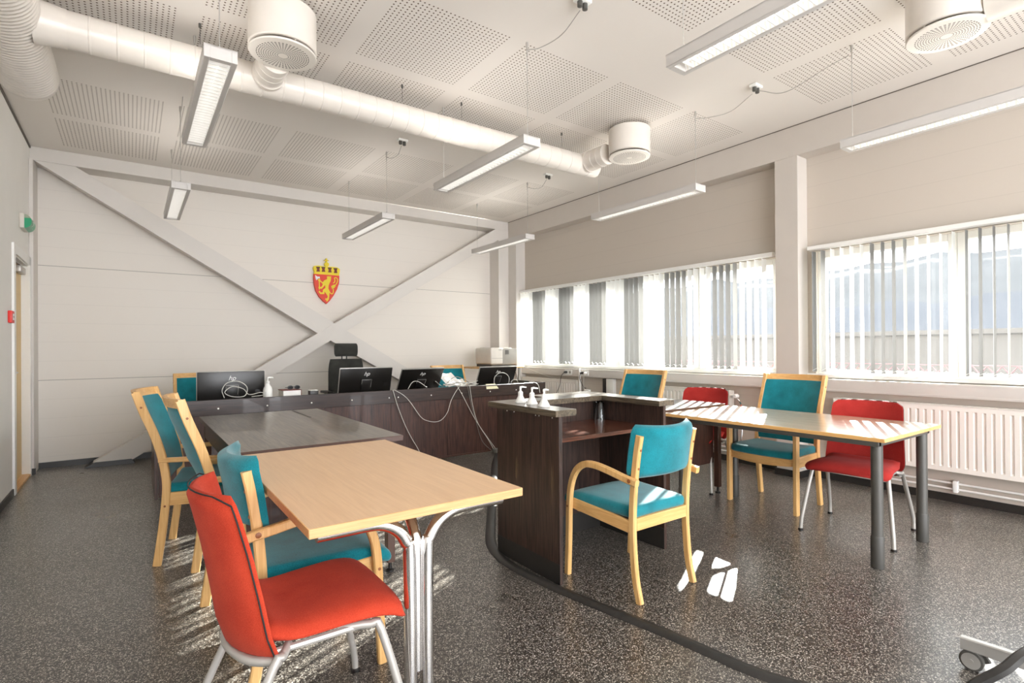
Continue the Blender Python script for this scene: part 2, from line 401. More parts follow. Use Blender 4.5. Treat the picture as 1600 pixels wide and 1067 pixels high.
# windows: frames and panes between the wall bands
def window(n, y0, y1, label=None):
    w = bpy.data.objects.new('window_%d' % n, None); COL.objects.link(w); w.location = (XW+.1, (y0+y1)/2, .93); w['kind'] = 'structure'
    o = (XW+.1, (y0+y1)/2, .93); x0, x1 = XW+.05, XW+.13
    g = G(); g.box((x0, y0, .93), (x1, y0+.06, 2.10), .004, 1); g.box((x0, y1-.06, .93), (x1, y1, 2.10), .004, 1)
    g.box((x0, y0+.06, .93), (x1, y1-.06, 1.0), .004, 1); g.box((x0, y0+.06, 2.04), (x1, y1-.06, 2.10), .004, 1)
    loc(g, o).build('window_frame', 'trimwhite', w)
    loc(G().box((x0+.045, y0+.06, 1.0), (x0+.050, y1-.06, 2.04)), o).build('pane', 'glass', w, smooth=False)
k = 1
for a, b_ in ((2.77, 3.70), (3.70, 4.85), (4.85, 6.0), (6.0, 7.17), (1.36, 2.40), (.2, 1.36), (-.96, .2), (-2.8, -.96)):
    window(k, a, b_); k += 1
g = G(); g.box((XW-.03, 2.682, .93), (XW+.06, 6.9, .966), .004); struct('trim_11', g, 'trimwhite')
g = G(); g.box((XW-.03, Y0, .93), (XW+.06, 2.467, .966), .004); struct('trim_12', g, 'trimwhite')
# cable trunking under the sills
for n, (a, b_) in enumerate(((2.682, 6.9), (Y0, 2.467))):
    g = G(); g.box((5.115, a, .812), (XW, b_, .922), .006); g.box((5.112, a, .905), (5.116, b_, .909)); g.box((5.112, a, .827), (5.116, b_, .831))
    struct('trim_%d' % (13+n), g, 'beamwhite')

# vertical blinds
def blind(name, label, y1, n, phase, sp=.0785, zt=2.088, zb=.985):
    """slats from y1 downwards"""
    t = thing('vertical_blind', label, 'blind', (5.105, y1, zt), 0, None)
    G().box((-.025, -n*sp-.02, .012), (.03, .05, .05), .003, 1).build('headrail', 'trimwhite', t)
    G().box((.034, -n*sp, .046), (.08, .05, .05)).build('rail_clip', 'black', t, smooth=False)
    th = radians(88); dx, dy = sin(th), cos(th)
    protos = {}
    for c in ('w', 'g'):
        rings = []
        for i in range(7):
            u = -.0445+.089*i/6; cu = .006*(1-(u/.0445)**2)
            px, py = dx*u-dy*cu, dy*u+dx*cu
            rings.append([(px, py, 0), (px, py, zb-zt+.035), (px, py, zb-zt)])
        gg = G()
        vs = [p for r in rings for p in r]; fs = [(i*3+j, i*3+j+1, (i+1)*3+j+1, (i+1)*3+j) for i in range(6) for j in range(2)]
        gg.add(vs, fs)
        protos[c] = gg.build('slat', 'slat_'+c, t)
    pts = []
    for i in range(n):
        y = -i*sp
        c = 'g' if ((i+phase)//4) % 2 == 0 else 'w'
        if i < 200:
            o = protos[c]
            if o.get('used'): o = o.copy(); COL.objects.link(o)
            o['used'] = 1; o.parent = t; o.location = (0, y, 0); o.rotation_euler = (0, 0, radians(random.uniform(-2.5, 2.5)))
        pts += [(-.05, y+.0, zb-zt+.012), (-.035, y-sp/2, zb-zt+.036)]
    for o in [x for x in bpy.data.objects if x.parent == t and x.name.startswith('slat')]:
        if 'used' in o: del o['used']
        else: bpy.data.objects.remove(o)
    G().tube(pts, .0016, 5).build('bead_chain', 'whiteplastic', t)
    return t
blind('a', 'long vertical blind of closing grey and white slats between corner and pillar', 7.08, 55, 1)
blind('b', 'wide open vertical blind with edge-on grey and white slats right of the pillar', 2.366, 40, 2)

# radiators
def radiator(y0, y1, label, z0=.255, z1=.755):
    t = thing('radiator', label, 'radiator', (5.10, (y0+y1)/2, z0), 0, None)
    o = (5.10, (y0+y1)/2, z0)
    g = G(); n = int((y1-y0-.06)/.05); pts = []
    x = 5.075
    # fluted front panel
    prof = [(x, y0)]
    ys = y0+.03; p = (y1-y0-.06)/n
    for i in range(n):
        a = ys+i*p
        prof += [(x, a+.006), (x+.010, a+.012), (x+.010, a+.022), (x, a+.028)]
    prof.append((x, y1))
    vs = []; fs = []
    for (px, py) in prof:
        vs += [(x, py, z1-.0), (x, py, z1-.035), (px, py, z1-.045), (px, py, z0+.045), (x, py, z0+.035), (x, py, z0)]
    for i in range(len(prof)-1):
        for j in range(5): fs.append((i*6+j, i*6+j+1, (i+1)*6+j+1, (i+1)*6+j))
    g.add(vs, fs); g.box((x+.012, y0+.002, z0+.003), (x+.02, y1-.002, z1-.003))
    loc(g, o).build('front_panel', 'radiator', t, ang=25)
    g = G(); g.box((x, y0, z1-.002), (5.165, y1, z1+.004)); g.box((x, y0, z0), (5.165, y0+.004, z1)); g.box((x, y1-.004, z0), (5.165, y1, z1)); g.box((5.15, y0+.01, z0+.01), (5.16, y1-.01, z1-.01))
    for i in range(n): g.box((x+.02, ys+i*p, z1+.004), (5.15, ys+i*p+p*.5, z1+.006))
    loc(g, o).build('casing', 'radiator', t, smooth=False)
    g = G(); g.box((5.16, y0+.15, z0+.03), (XW-.003, y0+.18, z1-.02)); g.box((5.16, y1-.18, z0+.03), (XW-.003, y1-.15, z1-.02)); loc(g, o).build('bracket', 'radiator', t, smooth=False)
    return t, o
radiator(.05, 2.20, 'long white panel radiator under the rightmost window')
t, o = radiator(3.21, 4.42, 'white panel radiator partly hidden behind the small red chair')
g = G(); g.tube([(5.10, 3.21, .71), (5.10, 3.13, .71), (5.10, 3.13, .71)], .012, 10); g.lathe([(.016, 0), (.022, .01), (.022, .05), (.017, .06)], 14, (5.04, 3.13, .71), 'x'); loc(g, o).build('valve', 'whiteplastic', t)
g = G(); g.tube(sm([(5.10, 3.15, .70), (5.12, 3.10, .6), (5.12, 3.10, .3), (5.12, 3.14, .15)], 4), .008, 8); g.lathe([(.014, -.02), (.014, .03)], 10, (5.11, 3.16, .28), 'y'); loc(g, o).build('valve_pipe', 'chrome', t)
radiator(5.55, 6.85, 'white panel radiator in the far corner behind the judges bench')
# heating pipes along the skirting
for z, x, lb in ((.152, 5.165, 'upper thin white heating pipe along the window wall skirting'), (.108, 5.165, 'lower thin white heating pipe along the window wall skirting')):
    g = G(); g.tube([(x, Y0, z), (x, 2.40, z), (4.975, 2.39, z), (4.975, 2.76, z), (x, 2.75, z), (x, 6.8, z)], .008, 8)
    tag(g.build('heating_pipe', 'trimwhite'), lb, 'pipe')
t = thing('pipe_clip', 'white pipe clip holding the two heating pipes right of the grey table leg', 'clip', (5.15, 1.36, .1))
loc(G().box((5.145, 1.345, .085), (5.19, 1.375, .175), .004), (5.15, 1.36, .1)).build('clip_body', 'whiteplastic', t)

# ------------------------------------------------------------------ ceiling services
def ribbed(p0, p1, r, pitch, h=.003, n=28, wid=.006):
    p0, p1 = Vector(p0), Vector(p1); L = (p1-p0).length; rings = []; R = []
    s = [0]; R = [r]
    k = pitch/2
    while k < L-.01:
        s += [k-wid, k-wid*.5, k+wid*.5, k+wid]; R += [r, r+h, r+h, r]; k += pitch
    s.append(L); R.append(r)
    return [p0+(p1-p0)*(x/L) for x in s], R
t = thing('ventilation_duct', 'large white spiral duct along the left wall with rounded end', 'duct', (-.55, 3, 3.05))
g = G(); P, R = ribbed((-.55, Y0, 3.05), (-.55, 4.72, 3.05), .16, .035, .0035, wid=.008)
for i in range(7):
    a = i/6*pi/2; P.append(Vector((-.55, 4.72+.13*sin(a), 3.05))); R.append(.16*max(.05, cos(a))**.6)
loc(g.tube(P, R, 36), (-.55, 3, 3.05)).build('duct_body', 'duct', t, ang=60)
t = thing('ventilation_duct', 'long white round duct crossing the ceiling towards the far diffuser', 'duct', (2, 3.91, 3.04))
g = G(); P, R = ribbed((-.38, 3.91, 3.04), (3.75, 3.91, 3.04), .1, .13, .0025)
P.append(Vector((3.84, 3.91, 3.04))); R.append(.096); P.append(Vector((3.862, 3.91, 3.04))); R.append(.07)
g.tube(P, R, 32); loc(g, (2, 3.91, 3.04)).build('duct_body', 'duct', t, ang=20)
g = G(); g.tube([(-.43, 3.91, 3.04), (-.30, 3.91, 3.04), (-.285, 3.91, 3.04)], [.118, .104, .103], 28, cap=False); loc(g, (2, 3.91, 3.04)).build('saddle', 'duct', t)
for bx in (.747, 3.68):
    g = G(); y1 = 3.575; P, R = ribbed((bx, 3.91, 3.05), (bx, y1, 3.05), .095, .075, .0025)
    g.tube(P, R, 28); g.tube([(bx, 3.83, 3.05), (bx, 3.805, 3.05)], .103, 28)
    loc(g, (2, 3.91, 3.04)).build('branch', 'duct', t, ang=20)
def diffuser(x, y, label):
    t = thing('air_diffuser', label, 'diffuser', (x, y, 3.24), 0, None)
    g = G(); g.lathe([(.0, .0), (.185, 0), (.19, -.006), (.19, -.226), (.184, -.232), (.168, -.232), (.168, -.05), (0, -.05)], 48); g.build('drum', 'duct', t); G().lathe([(0, -.005), (.06, -.005), (.06, .03), (0, .03)], 20).build('ceiling_mount', 'duct', t)
    # perforated plate
    m = bpy.data.materials.get('diffuser plate')
    if not m:
        m, nt, b = newmat('diffuser plate')
        tc = N(nt, 'ShaderNodeTexCoord'); sp = N(nt, 'ShaderNodeSeparateXYZ'); nt.links.new(tc.outputs['Object'], sp.inputs[0])
        r = mth(nt, 'SQRT', mth(nt, 'ADD', mth(nt, 'MULTIPLY', sp.outputs[0], sp.outputs[0]), mth(nt, 'MULTIPLY', sp.outputs[1], sp.outputs[1])))
        an = mth(nt, 'ARCTAN2', sp.outputs[1], sp.outputs[0])
        u = mth(nt, 'SUBTRACT', mth(nt, 'FRACT', mth(nt, 'MULTIPLY', r, 80)), .5)
        w_ = mth(nt, 'SUBTRACT', mth(nt, 'FRACT', mth(nt, 'MULTIPLY', an, 44/(2*pi))), .5)
        h = mth(nt, 'MULTIPLY', mth(nt, 'LESS_THAN', mth(nt, 'ABSOLUTE', u), .27), mth(nt, 'LESS_THAN', mth(nt, 'ABSOLUTE', w_), .27))
        h = mth(nt, 'MULTIPLY', h, mth(nt, 'MULTIPLY', mth(nt, 'LESS_THAN', r, .148), mth(nt, 'GREATER_THAN', r, .026)))
        nt.links.new(ramp(nt, h, [(0, srgb(228, 222, 213)), (1, srgb(70, 60, 50))]), b.inputs['Base Color']); b.inputs['Roughness'].default_value = .4
    g = G(); g.lathe([(0, -.262), (.15, -.262), (.186, -.259), (.19, -.252), (.186, -.247), (0, -.247)], 48); g.build('perforated_plate', m, t)
    g = G()
    for k in range(3):
        a = k*2.1+.7; g.tube([(.16*cos(a), .16*sin(a), -.25), (.176*cos(a), .176*sin(a), -.22)], .004, 6)
    g.build('spacer', 'duct', t)
    return t
diffuser(.747, 3.385, 'big round white ceiling diffuser left, beside the duct tee')
diffuser(3.775, 3.385, 'round white diffuser at the far end of the duct near the window wall')
diffuser(3.785, 1.02, 'round white diffuser cut by the top edge at upper right')
# third diffuser duct going up right
g = G(); g.tube([(3.785, .84, 3.06), (3.785, -1.2, 3.06)], .09, 24); tag(g.build('ventilation_duct', 'duct'), 'short white duct leaving the upper right diffuser', 'duct')
# hooks holding the ducts
def hook(x, y, z0, label):
    g = G(); g.tube([(x, y, 3.27), (x, y, 3.245)], .008, 8); g.tube([(x, y, 3.25), (x, y, z0)], .0016, 6)
    tag(g.build('duct_hanger', 'darksteel'), label, 'hanger', 'thin hangers holding the round duct')
for x in (.36, 1.72, 2.25, 3.35): hook(x, 3.85, 3.14, 'short dark hanger between ceiling and long round duct')

# pendant luminaires
UPW = 2.4
def make_lamp():
    t = thing('pendant_lamp', '', 'lamp', (0, 0, 0), 0, 'suspended linear luminaires')
    L = 1.28; w = .07; z0, z1 = 2.565, 2.625
    g = G(); g.box((-w, 0, z0), (-w+.026, L, z1), .002, 1); g.box((w-.026, 0, z0), (w, L, z1), .002, 1); g.box((-w+.026, 0, z0), (w-.026, .03, z1)); g.box((-w+.026, L-.03, z0), (w-.026, L, z1)); g.box((-w, 0, z1-.006), (w, L, z1))
    g.build('housing', 'lampcase', t)
    g = G()   # V reflector trough
    rings = []
    for y in (.03, L-.03):
        rings.append([(-.044, y, z0+.004), (-.036, y, z0+.04), (.036, y, z0+.04), (.044, y, z0+.004)])
    vs = rings[0]+rings[1]; g.add(vs, [(0, 4, 5, 1), (1, 5, 6, 2), (2, 6, 7, 3)]); g.build('reflector', 'reflector', t)
    g = G()
    n = 30
    for i in range(1, n):
        y = .03+(L-.06)*i/n; g.add([(-.043, y-.002, z0+.004), (.043, y-.002, z0+.004), (.043, y+.002, z0+.004), (-.043, y+.002, z0+.004), (.036, y, z0+.024), (-.036, y, z0+.024)], [(0, 1, 2, 3), (0, 1, 4, 5), (3, 2, 4, 5)])
    g.build('louvre', 'louver', t, smooth=False)
    G().tube([(0, .05, z0+.028), (0, L-.05, z0+.028)], .008, 8).build('tube', 'tube', t)
    li = bpy.data.lights.new('added_uplight', 'AREA'); li.shape = 'RECTANGLE'; li.size = .10; li.size_y = 1.2; li.energy = UPW; li.color = (1, .965, .92)  # invented upward light on each lamp, added to brighten the ceiling
    lo = bpy.data.objects.new('added_uplight', li); COL.objects.link(lo); lo.parent = t; lo.location = (0, L/2, z1+.006); lo.rotation_euler = (pi, 0, 0)
    for y in (.05, L-.05):
        G().tube([(0, y, z1), (0, y, 3.235)], .0022, 6).build('suspension_wire', 'steelgrey', t)
        g = G(); g.lathe([(.007, 3.27), (.009, 3.262), (.008, 3.24), (.004, 3.215), (.004, 3.18)], 10, (0, y, 0)); g.lathe([(.008, z1), (.005, z1+.02)], 8, (0, y, 0)); g.build('wire_gripper', 'steelgrey', t)
    return t
lamps = [(.345, 2.79, 'white pendant lamp hanging in front of the left duct, nearest of the left row'),
         (.345, 5.21, 'small distant pendant lamp of the left row, in front of the diagonal brace'),
         (2.17, 5.21, 'white pendant lamp hanging above and right of the coat of arms'),
         (2.17, 2.79, 'white pendant lamp across the middle, just left of the far diffuser'),
         (4.01, 5.21, 'white pendant lamp hanging in the far corner above the printer'),
         (4.01, 2.79, 'white pendant lamp before the pillar bay wall, under the far diffuser'),
         (2.17, .37, 'large bright louvred pendant lamp cut by the top edge'),
         (4.01, .37, 'white pendant lamp cut by the right edge, in front of the window wall')]
proto = make_lamp()
for i, (x, y, lb) in enumerate(lamps):
    o = proto if i == 0 else dup(proto)
    o.location = (x, y, 0); o['label'] = lb
# supply cords and ceiling outlets for the lamps
def cord(pts, label, r=.003, mat='steelgrey', name='lamp_cord', cat='cord', group=None):
    return tag(G().tube(sm(pts, 6), r, 6).build(name, mat), label, cat, group)
def outlet(x, y, label):
    t = thing('ceiling_outlet', label, 'outlet', (x, y, 3.27))
    G().box((-.05, -.03, -.02), (.05, .03, 0), .004).build('outlet_box', 'whiteplastic', t)
    g = G(); g.lathe([(.016, -.02), (.016, -.055), (.006, -.06)], 10, (.02, 0, 0)); g.lathe([(.016, -.02), (.016, -.05), (.006, -.055)], 10, (-.02, 0, 0)); g.build('plug', 'darksteel', t)
outlet(2.17, 2.30, 'small white ceiling outlet feeding the middle pendant lamp')
cord([(2.17, 2.32, 3.215), (2.18, 2.5, 3.16), (2.17, 2.7, 3.17), (2.17, 2.84, 3.22)], 'grey sagging cord feeding the middle pendant lamp')
outlet(4.0, 2.28, 'white ceiling outlet between the two window-side pendant lamps')
cord([(4.0, 2.31, 3.215), (4.01, 2.5, 3.15), (4.01, 2.7, 3.17), (4.01, 2.84, 3.21)], 'grey cord from ceiling outlet to the lamp left of the pillar')
cord([(4.0, 2.25, 3.215), (4.01, 2.05, 3.13), (4.01, 1.75, 3.19), (4.01, 1.62, 3.21)], 'grey cord from ceiling outlet to the lamp at the right edge')
outlet(2.17, 4.86, 'white ceiling outlet beside the lamp above the coat of arms')
cord([(2.17, 4.88, 3.215), (2.18, 5.0, 3.16), (2.17, 5.15, 3.17), (2.17, 5.26, 3.22)], 'grey cord feeding the lamp above the coat of arms')
outlet(4.01, 4.86, 'white ceiling outlet near the far corner lamp')
cord([(4.01, 4.88, 3.215), (4.02, 5.0, 3.15), (4.01, 5.15, 3.17), (4.01, 5.26, 3.22)], 'grey cord feeding the lamp in the far corner')
cord([(.345, 5.0, 3.25), (.345, 5.12, 3.2), (.345, 5.26, 3.22)], 'short cord feeding the distant left lamp')

# ------------------------------------------------------------------ wall items
#CREST
t = thing('coat_of_arms', 'red and yellow shield coat of arms with crown on the back wall', 'crest', (2.16, 7.345, 2.13))
o0 = (2.16, 7.345, 2.13)
def plate(name, polys, y0, y1, mat, par):
    g = G()
    for p in polys: g.prism(p, y0, y1)
    return loc(g, o0).build(name, mat, par, smooth=False)
SH = [(1.9924, 2.2292), (2.3304, 2.2283), (2.3257, 2.1265), (2.299, 2.0425), (2.2495, 1.9494), (2.2005, 1.8815), (2.1561, 1.8347), (2.1124, 1.8694), (2.0574, 1.9314), (2.0185, 2.0019), (1.9971, 2.089), (1.9897, 2.1688)]
plate('shield', [SH], 7.322, 7.3695, 'crestred', t)
cr = plate('crown', [[(1.9851, 2.313), (1.9969, 2.3364), (2.0597, 2.345), (2.0952, 2.3415), (2.135, 2.3399), (2.1951, 2.3401), (2.2436, 2.3424), (2.3007, 2.3389), (2.3334, 2.3235), (2.3374, 2.3007), (2.3263, 2.228), (1.9924, 2.2292), (2.0004, 2.258), (1.9888, 2.2892)]], 7.322, 7.3695, 'crestyel', t)
WN = [[(2.0164, 2.3268), (2.0714, 2.3282), (2.0618, 2.2967), (2.0695, 2.2633), (2.0223, 2.2613), (2.0303, 2.2941)], [(2.0856, 2.3293), (2.1413, 2.3307), (2.1315, 2.299), (2.1393, 2.2655), (2.0916, 2.2634), (2.0997, 2.2965)], [(2.1709, 2.3283), (2.2273, 2.3296), (2.2174, 2.2977), (2.2253, 2.264), (2.177, 2.2619), (2.1852, 2.2952)], [(2.2476, 2.3264), (2.3047, 2.3277), (2.2947, 2.2957), (2.3027, 2.2617), (2.2537, 2.2596), (2.262, 2.2931)]]
plate('crown_lining', WN, 7.3195, 7.322, 'maroon', cr)
plate('crown_arch_strip', [[(w[0][0], w[0][1]), (w[1][0], w[1][1]), (w[1][0]-.004, w[1][1]-.010), (w[0][0]+.004, w[0][1]-.010)] for w in WN], 7.318, 7.3195, 'crestblack', cr)  # dark strip along the top of each crown opening
orb = [(2.163+.031*cos(a*pi/9), 2.37+.031*sin(a*pi/9)) for a in range(18)]
plate('orb', [orb, [(2.1524, 2.4529), (2.17, 2.4537), (2.1697, 2.3974), (2.1521, 2.3967)], [(2.1339, 2.4292), (2.1521, 2.43), (2.1521, 2.418), (2.1338, 2.4162)], [(2.17, 2.431), (2.1892, 2.431), (2.1891, 2.4179), (2.17, 2.418)]], 7.33, 7.36, 'crestyel', t)
pearls = [[(x+.008*cos(a*pi/5), 2.279+.008*sin(a*pi/5)) for a in range(10)] for x in (2.008, 2.073, 2.086, 2.15, 2.166, 2.228, 2.244, 2.306)]
plate('crown_pearl', pearls, 7.316, 7.322, 'crestyel', cr)
LION = [(2.1606, 2.2134), (2.1702, 2.2019), (2.1799, 2.2148), (2.1895, 2.2033), (2.1992, 2.2163), (2.2056, 2.2045), (2.217, 2.2159), (2.2118, 2.1518), (2.1954, 2.118), (2.1816, 2.0845), (2.1789, 2.0436), (2.1932, 2.0118), (2.1896, 1.9463), (2.1845, 1.8971), (2.1603, 1.865), (2.1483, 1.871), (2.1564, 1.8876), (2.1348, 1.8882), (2.1405, 1.9096), (2.1605, 1.9057), (2.1703, 1.9372), (2.1489, 1.9727), (2.1251, 1.9998), (2.1249, 1.9657), (2.0717, 1.9629), (2.0483, 1.9914), (2.0602, 2.0099), (2.0782, 1.985), (2.1027, 1.9864), (2.1069, 2.0231), (2.1397, 2.0494), (2.1359, 2.0898), (2.0935, 2.0369), (2.054, 2.0321), (2.0463, 2.0559), (2.0699, 2.0597), (2.0857, 2.0583), (2.1041, 2.0877), (2.0995, 2.1069), (2.0664, 2.1338), (2.049, 2.1343), (2.0397, 2.1562), (2.0666, 2.1678), (2.0759, 2.1426), (2.1019, 2.1216), (2.1259, 2.15), (2.162, 2.1688)]
def curvepoly(pts, w):
    P = sm([(x, 0, z) for x, z in pts], 5); L = []; R_ = []
    for i, p in enumerate(P):
        tg = (P[min(i+1, len(P)-1)]-P[max(i-1, 0)]).normalized(); nn = Vector((-tg.z, 0, tg.x)); L.append(p+nn*w/2); R_.append(p-nn*w/2)
    return [(p.x, p.z) for p in L]+[(p.x, p.z) for p in reversed(R_)]
li = plate('lion', [LION], 7.317, 7.322, 'crestyel', t)
plate('lion_tail', [curvepoly([(2.188, 2.01), (2.203, 1.985), (2.227, 1.973), (2.242, 1.99), (2.244, 2.03), (2.238, 2.06)], .011),
                    [(2.2257, 2.0463), (2.2162, 2.0769), (2.2422, 2.0965), (2.2871, 2.1059), (2.2706, 2.0901), (2.2828, 2.081), (2.2624, 2.0715), (2.2664, 2.0586), (2.2484, 2.0518), (2.2419, 2.035)],
                    curvepoly([(2.243, 2.12), (2.262, 2.135), (2.268, 2.165), (2.262, 2.188), (2.276, 2.198), (2.298, 2.186), (2.303, 2.155), (2.288, 2.115), (2.268, 2.095)], .012)], 7.3175, 7.322, 'crestyel', li)
plate('axe_handle', [[(2.0531, 2.1531), (2.0649, 2.1531), (2.0642, 2.0222), (2.0539, 2.0224)]], 7.3155, 7.322, 'crestyel', li)
plate('axe_blade', [[(2.0056, 2.2142), (2.0337, 2.1945), (2.0628, 2.1966), (2.0682, 2.1744), (2.0429, 2.1685), (2.0208, 2.1428), (2.01, 2.1703)]], 7.3165, 7.322, 'crestwhite', li)

# exit sign on left wall, fire alarm button
t = thing('exit_sign', 'green and white running man exit sign on the left wall above the door', 'sign', (XL, 6.62, 2.40))
g = G(); g.box((0, -.13, -.06), (.035, .13, .075), .008); g.build('housing', 'printer_l', t)
def lens_part(a0, a1, nm, mt_):
    n = 8; prof = [(.035, .004+.062*sin(a0))]+[(.035+.05*cos(a0+(a1-a0)*i/n), .004+.062*sin(a0+(a1-a0)*i/n)) for i in range(n+1)]+[(.035, .004+.062*sin(a1))]
    m_ = len(prof); g = G(); g.add([(x, -.12, z) for x, z in prof]+[(x, .12, z) for x, z in prof], [(i, i+1, m_+1+i, m_+i) for i in range(m_-1)]+[tuple(range(m_)), tuple(range(2*m_-1, m_-1, -1))])
    return g.build(nm, mt_, t)
lens = lens_part(-pi/2, radians(28), 'sign_lens', 'green'); lens_part(radians(28), pi/2, 'clear_cover', 'olive')
def lensx(z): return .035+.05*sqrt(max(0, 1-((z-.004)/.062)**2))+.0012
g = G()
def qd(pts):   # pts in (y,z) on the lens
    g.add([(lensx(z), y, z) for y, z in pts], [tuple(range(len(pts)))])
hd = [(-.005+.007*cos(k*pi/5), .026+.006*sin(k*pi/5)) for k in range(10)]
qd(hd); qd([(-.012, .020), (.012, .020), (.016, .002), (-.006, .002)]); qd([(-.006, .002), (.006, .002), (-.018, -.018), (-.026, -.014)]); qd([(.004, .002), (.016, .002), (.030, -.010), (.022, -.014)])
qd([(-.026, -.014), (-.018, -.018), (-.040, -.036), (-.044, -.030)]); qd([(.022, -.014), (.030, -.010), (.026, -.040), (.018, -.038)]); qd([(-.012, .020), (-.034, .010), (-.030, .004), (-.010, .012)]); qd([(.012, .020), (.034, .014), (.032, .008), (.014, .012)])
qd([(.055, .028), (.085, .028), (.085, -.040), (.055, -.040)]); qd([(-.095, .006), (-.07, .026), (-.07, -.014)]); qd([(-.07, .010), (-.05, .010), (-.05, .002), (-.07, .002)])
g.build('running_man_symbol', 'paper', lens, smooth=False)
t = thing('fire_alarm_button', 'red square fire alarm call point on the left wall by the door', 'alarm', (XL, 5.98, 1.505))
G().box((0, -.05, -.05), (.028, .05, .05), .004).build('box', 'redplastic', t)
g = G(); g.box((.028, -.026, -.026), (.030, .026, .026)); bx_ = g.build('press_plate', 'whiteplastic', t, smooth=False)
g = G(); g.prism([(-.008, -.003), (.008, -.003), (.008, .003), (-.008, .003)], 0, 1); g = G(); g.lathe([(.010, .030), (.010, .0312)], 14, (0, 0, 0), 'x'); g.box((.030, -.018, -.003), (.031, -.012, .003)); g.box((.030, .012, -.003), (.031, .018, .003)); g.build('press_dot', 'black', bx_, smooth=False)

# sockets on the trunking
def socket(y, z, w, n, label):
    t = thing('power_socket', label, 'socket', (5.115, y, z))
    G().box((-.008, -w/2, -.036), (0, w/2, .036), .003).build('socket_plate', 'whiteplastic', t)
    for k in range(n):
        yy = (k-(n-1)/2)*.07
        g = G(); g.lathe([(.019, -.0095), (.019, -.0082)], 14, (0, yy, 0), 'x'); g.build('socket_hole', 'printer_d', t)
    return t
socket(5.76, .868, .15, 2, 'white double power socket on trunking, leftmost pair near the printer')
socket(5.42, .868, .15, 2, 'white double power socket on trunking above the power adapter')
def plug(y, z, label, mat='black'):
    t = thing('power_plug', label, 'plug', (5.105, y, z))
    g = G(); g.lathe([(.016, 0), (.019, -.02), (.013, -.04), (.008, -.05)], 12, (0, 0, 0), 'x'); g.build('plug_body', mat, t)
plug(5.795, .868, 'black plug in the left double socket'); plug(5.455, .868, 'black plug in the right double socket')
plug(5.385, .868, 'white plug in the right double socket', 'whiteplastic')
cord([(5.06, 5.795, .868), (5.03, 5.83, .80), (5.04, 5.88, .66), (5.03, 6.0, .45), (5.0, 6.1, .1), (5.0, 6.1, .01)], 'thin black power cable hanging from the left socket', .004, 'cable_k', 'power_cable', 'cable')
cord([(5.06, 5.455, .868), (5.03, 5.44, .80), (5.05, 5.40, .70), (5.06, 5.36, .66)], 'short black cable from the right socket to the adapter', .004, 'cable_k', 'power_cable', 'cable')
cord([(5.06, 5.385, .868), (5.04, 5.37, .80), (5.05, 5.38, .68), (5.055, 5.36, .64)], 'short white cable from the right socket to the adapter', .003, 'cable_w', 'power_cable', 'cable')
tag(G().box((5.085, 5.50, .05), (5.105, 5.525, .93), .003).build('cable_conduit', 'whiteplastic'), 'narrow vertical white conduit between the two double sockets', 'conduit')
t = thing('power_adapter', 'small white power adapter hanging under the right socket', 'adapter', (5.06, 5.32, .62))
G().box((-.025, -.045, -.03), (.025, .045, .03), .01, 3).build('adapter_body', 'whiteplastic', t); G().tube([(0, .02, .03), (0, .05, .045), (0, .03, .05)], .005, 6).build('strain_relief', 'cable_g', t)
t = thing('junction_box', 'white wall box with black side under the trunking beside the adapter', 'box', (5.2, 5.05, .68))
G().box((-.055, -.13, -.12), (0, .0, .125), .004).build('cover', 'whiteplastic', t); G().box((-.05, .0, -.11), (0, .07, .12), .003).build('black_side', 'black', t)
cord([(5.08, 6.92, 1.02), (5.06, 6.85, .96), (5.07, 6.5, .86), (5.09, 6.0, .765), (5.09, 5.6, .76)], 'thin white cable sagging along the wall from the printer', .003, 'cable_w', 'network_cable', 'cable')
cord([(4.95, 6.95, 1.02), (4.92, 6.9, .95), (4.93, 6.8, .82), (4.93, 6.74, .70)], 'thin black cable dropping behind the printer shelf', .004, 'cable_k', 'power_cable', 'cable')

# ------------------------------------------------------------------ tables
# beech table in front
t = thing('table', 'light beech topped table on chrome pedestals in the left foreground', 'table', (.738, 2.085, 0))
o = (.738, 2.085, 0)
loc(G().box((.383, 1.472, .712), (1.094, 2.695, .740), .002, 1), o).build('tabletop', ['beech', 'beechedge'], t)
tt = t.children[0]
for p in tt.data.polygons: p.material_index = 0 if abs(p.normal.z) > .8 else 1
for s, y in ((1, 1.55), (-1, 2.615)):
    for q in (-1, 1):
        g = G(); cx = .738+q*.030
        arc = [(cx, y, .03+.0)]
        pts = [(cx+q*.26, y, .022), (cx+q*.07, y, .022), (cx+q*.02, y, .035), (cx, y, .08), (cx, y, .56), (cx+q*.01, y, .615), (cx+q*.04, y, .660), (cx+q*.09, y, .688), (cx+q*.15, y, .694), (cx+q*.285, y, .694)]
        g.tube(sm(pts, 4), .0205, 16); g.lathe([(.017, 0), (.017, .02)], 10, (cx+q*.25, y, 0)); loc(g, o).build('leg', 'chrome', t)
    g = G(); pts = [(.738, y+s*.018, .20), (.738, y+s*.018, .56), (.738, y+s*.03, .63), (.738, y+s*.08, .675), (.738, y+s*.16, .694), (.738, y+s*.34, .694)]
    g.tube(sm(pts, 4), .0205, 16); loc(g, o).build('leg_brace', 'chrome', t)
    g = G()
    for z in (.25, .52):
        g.lathe([(.005, -.035), (.007, -.03), (.007, .03), (.005, .035)], 8, (.738, y+s*.012, z), 'x')
    loc(g, o).build('clamp', 'chrome', t)
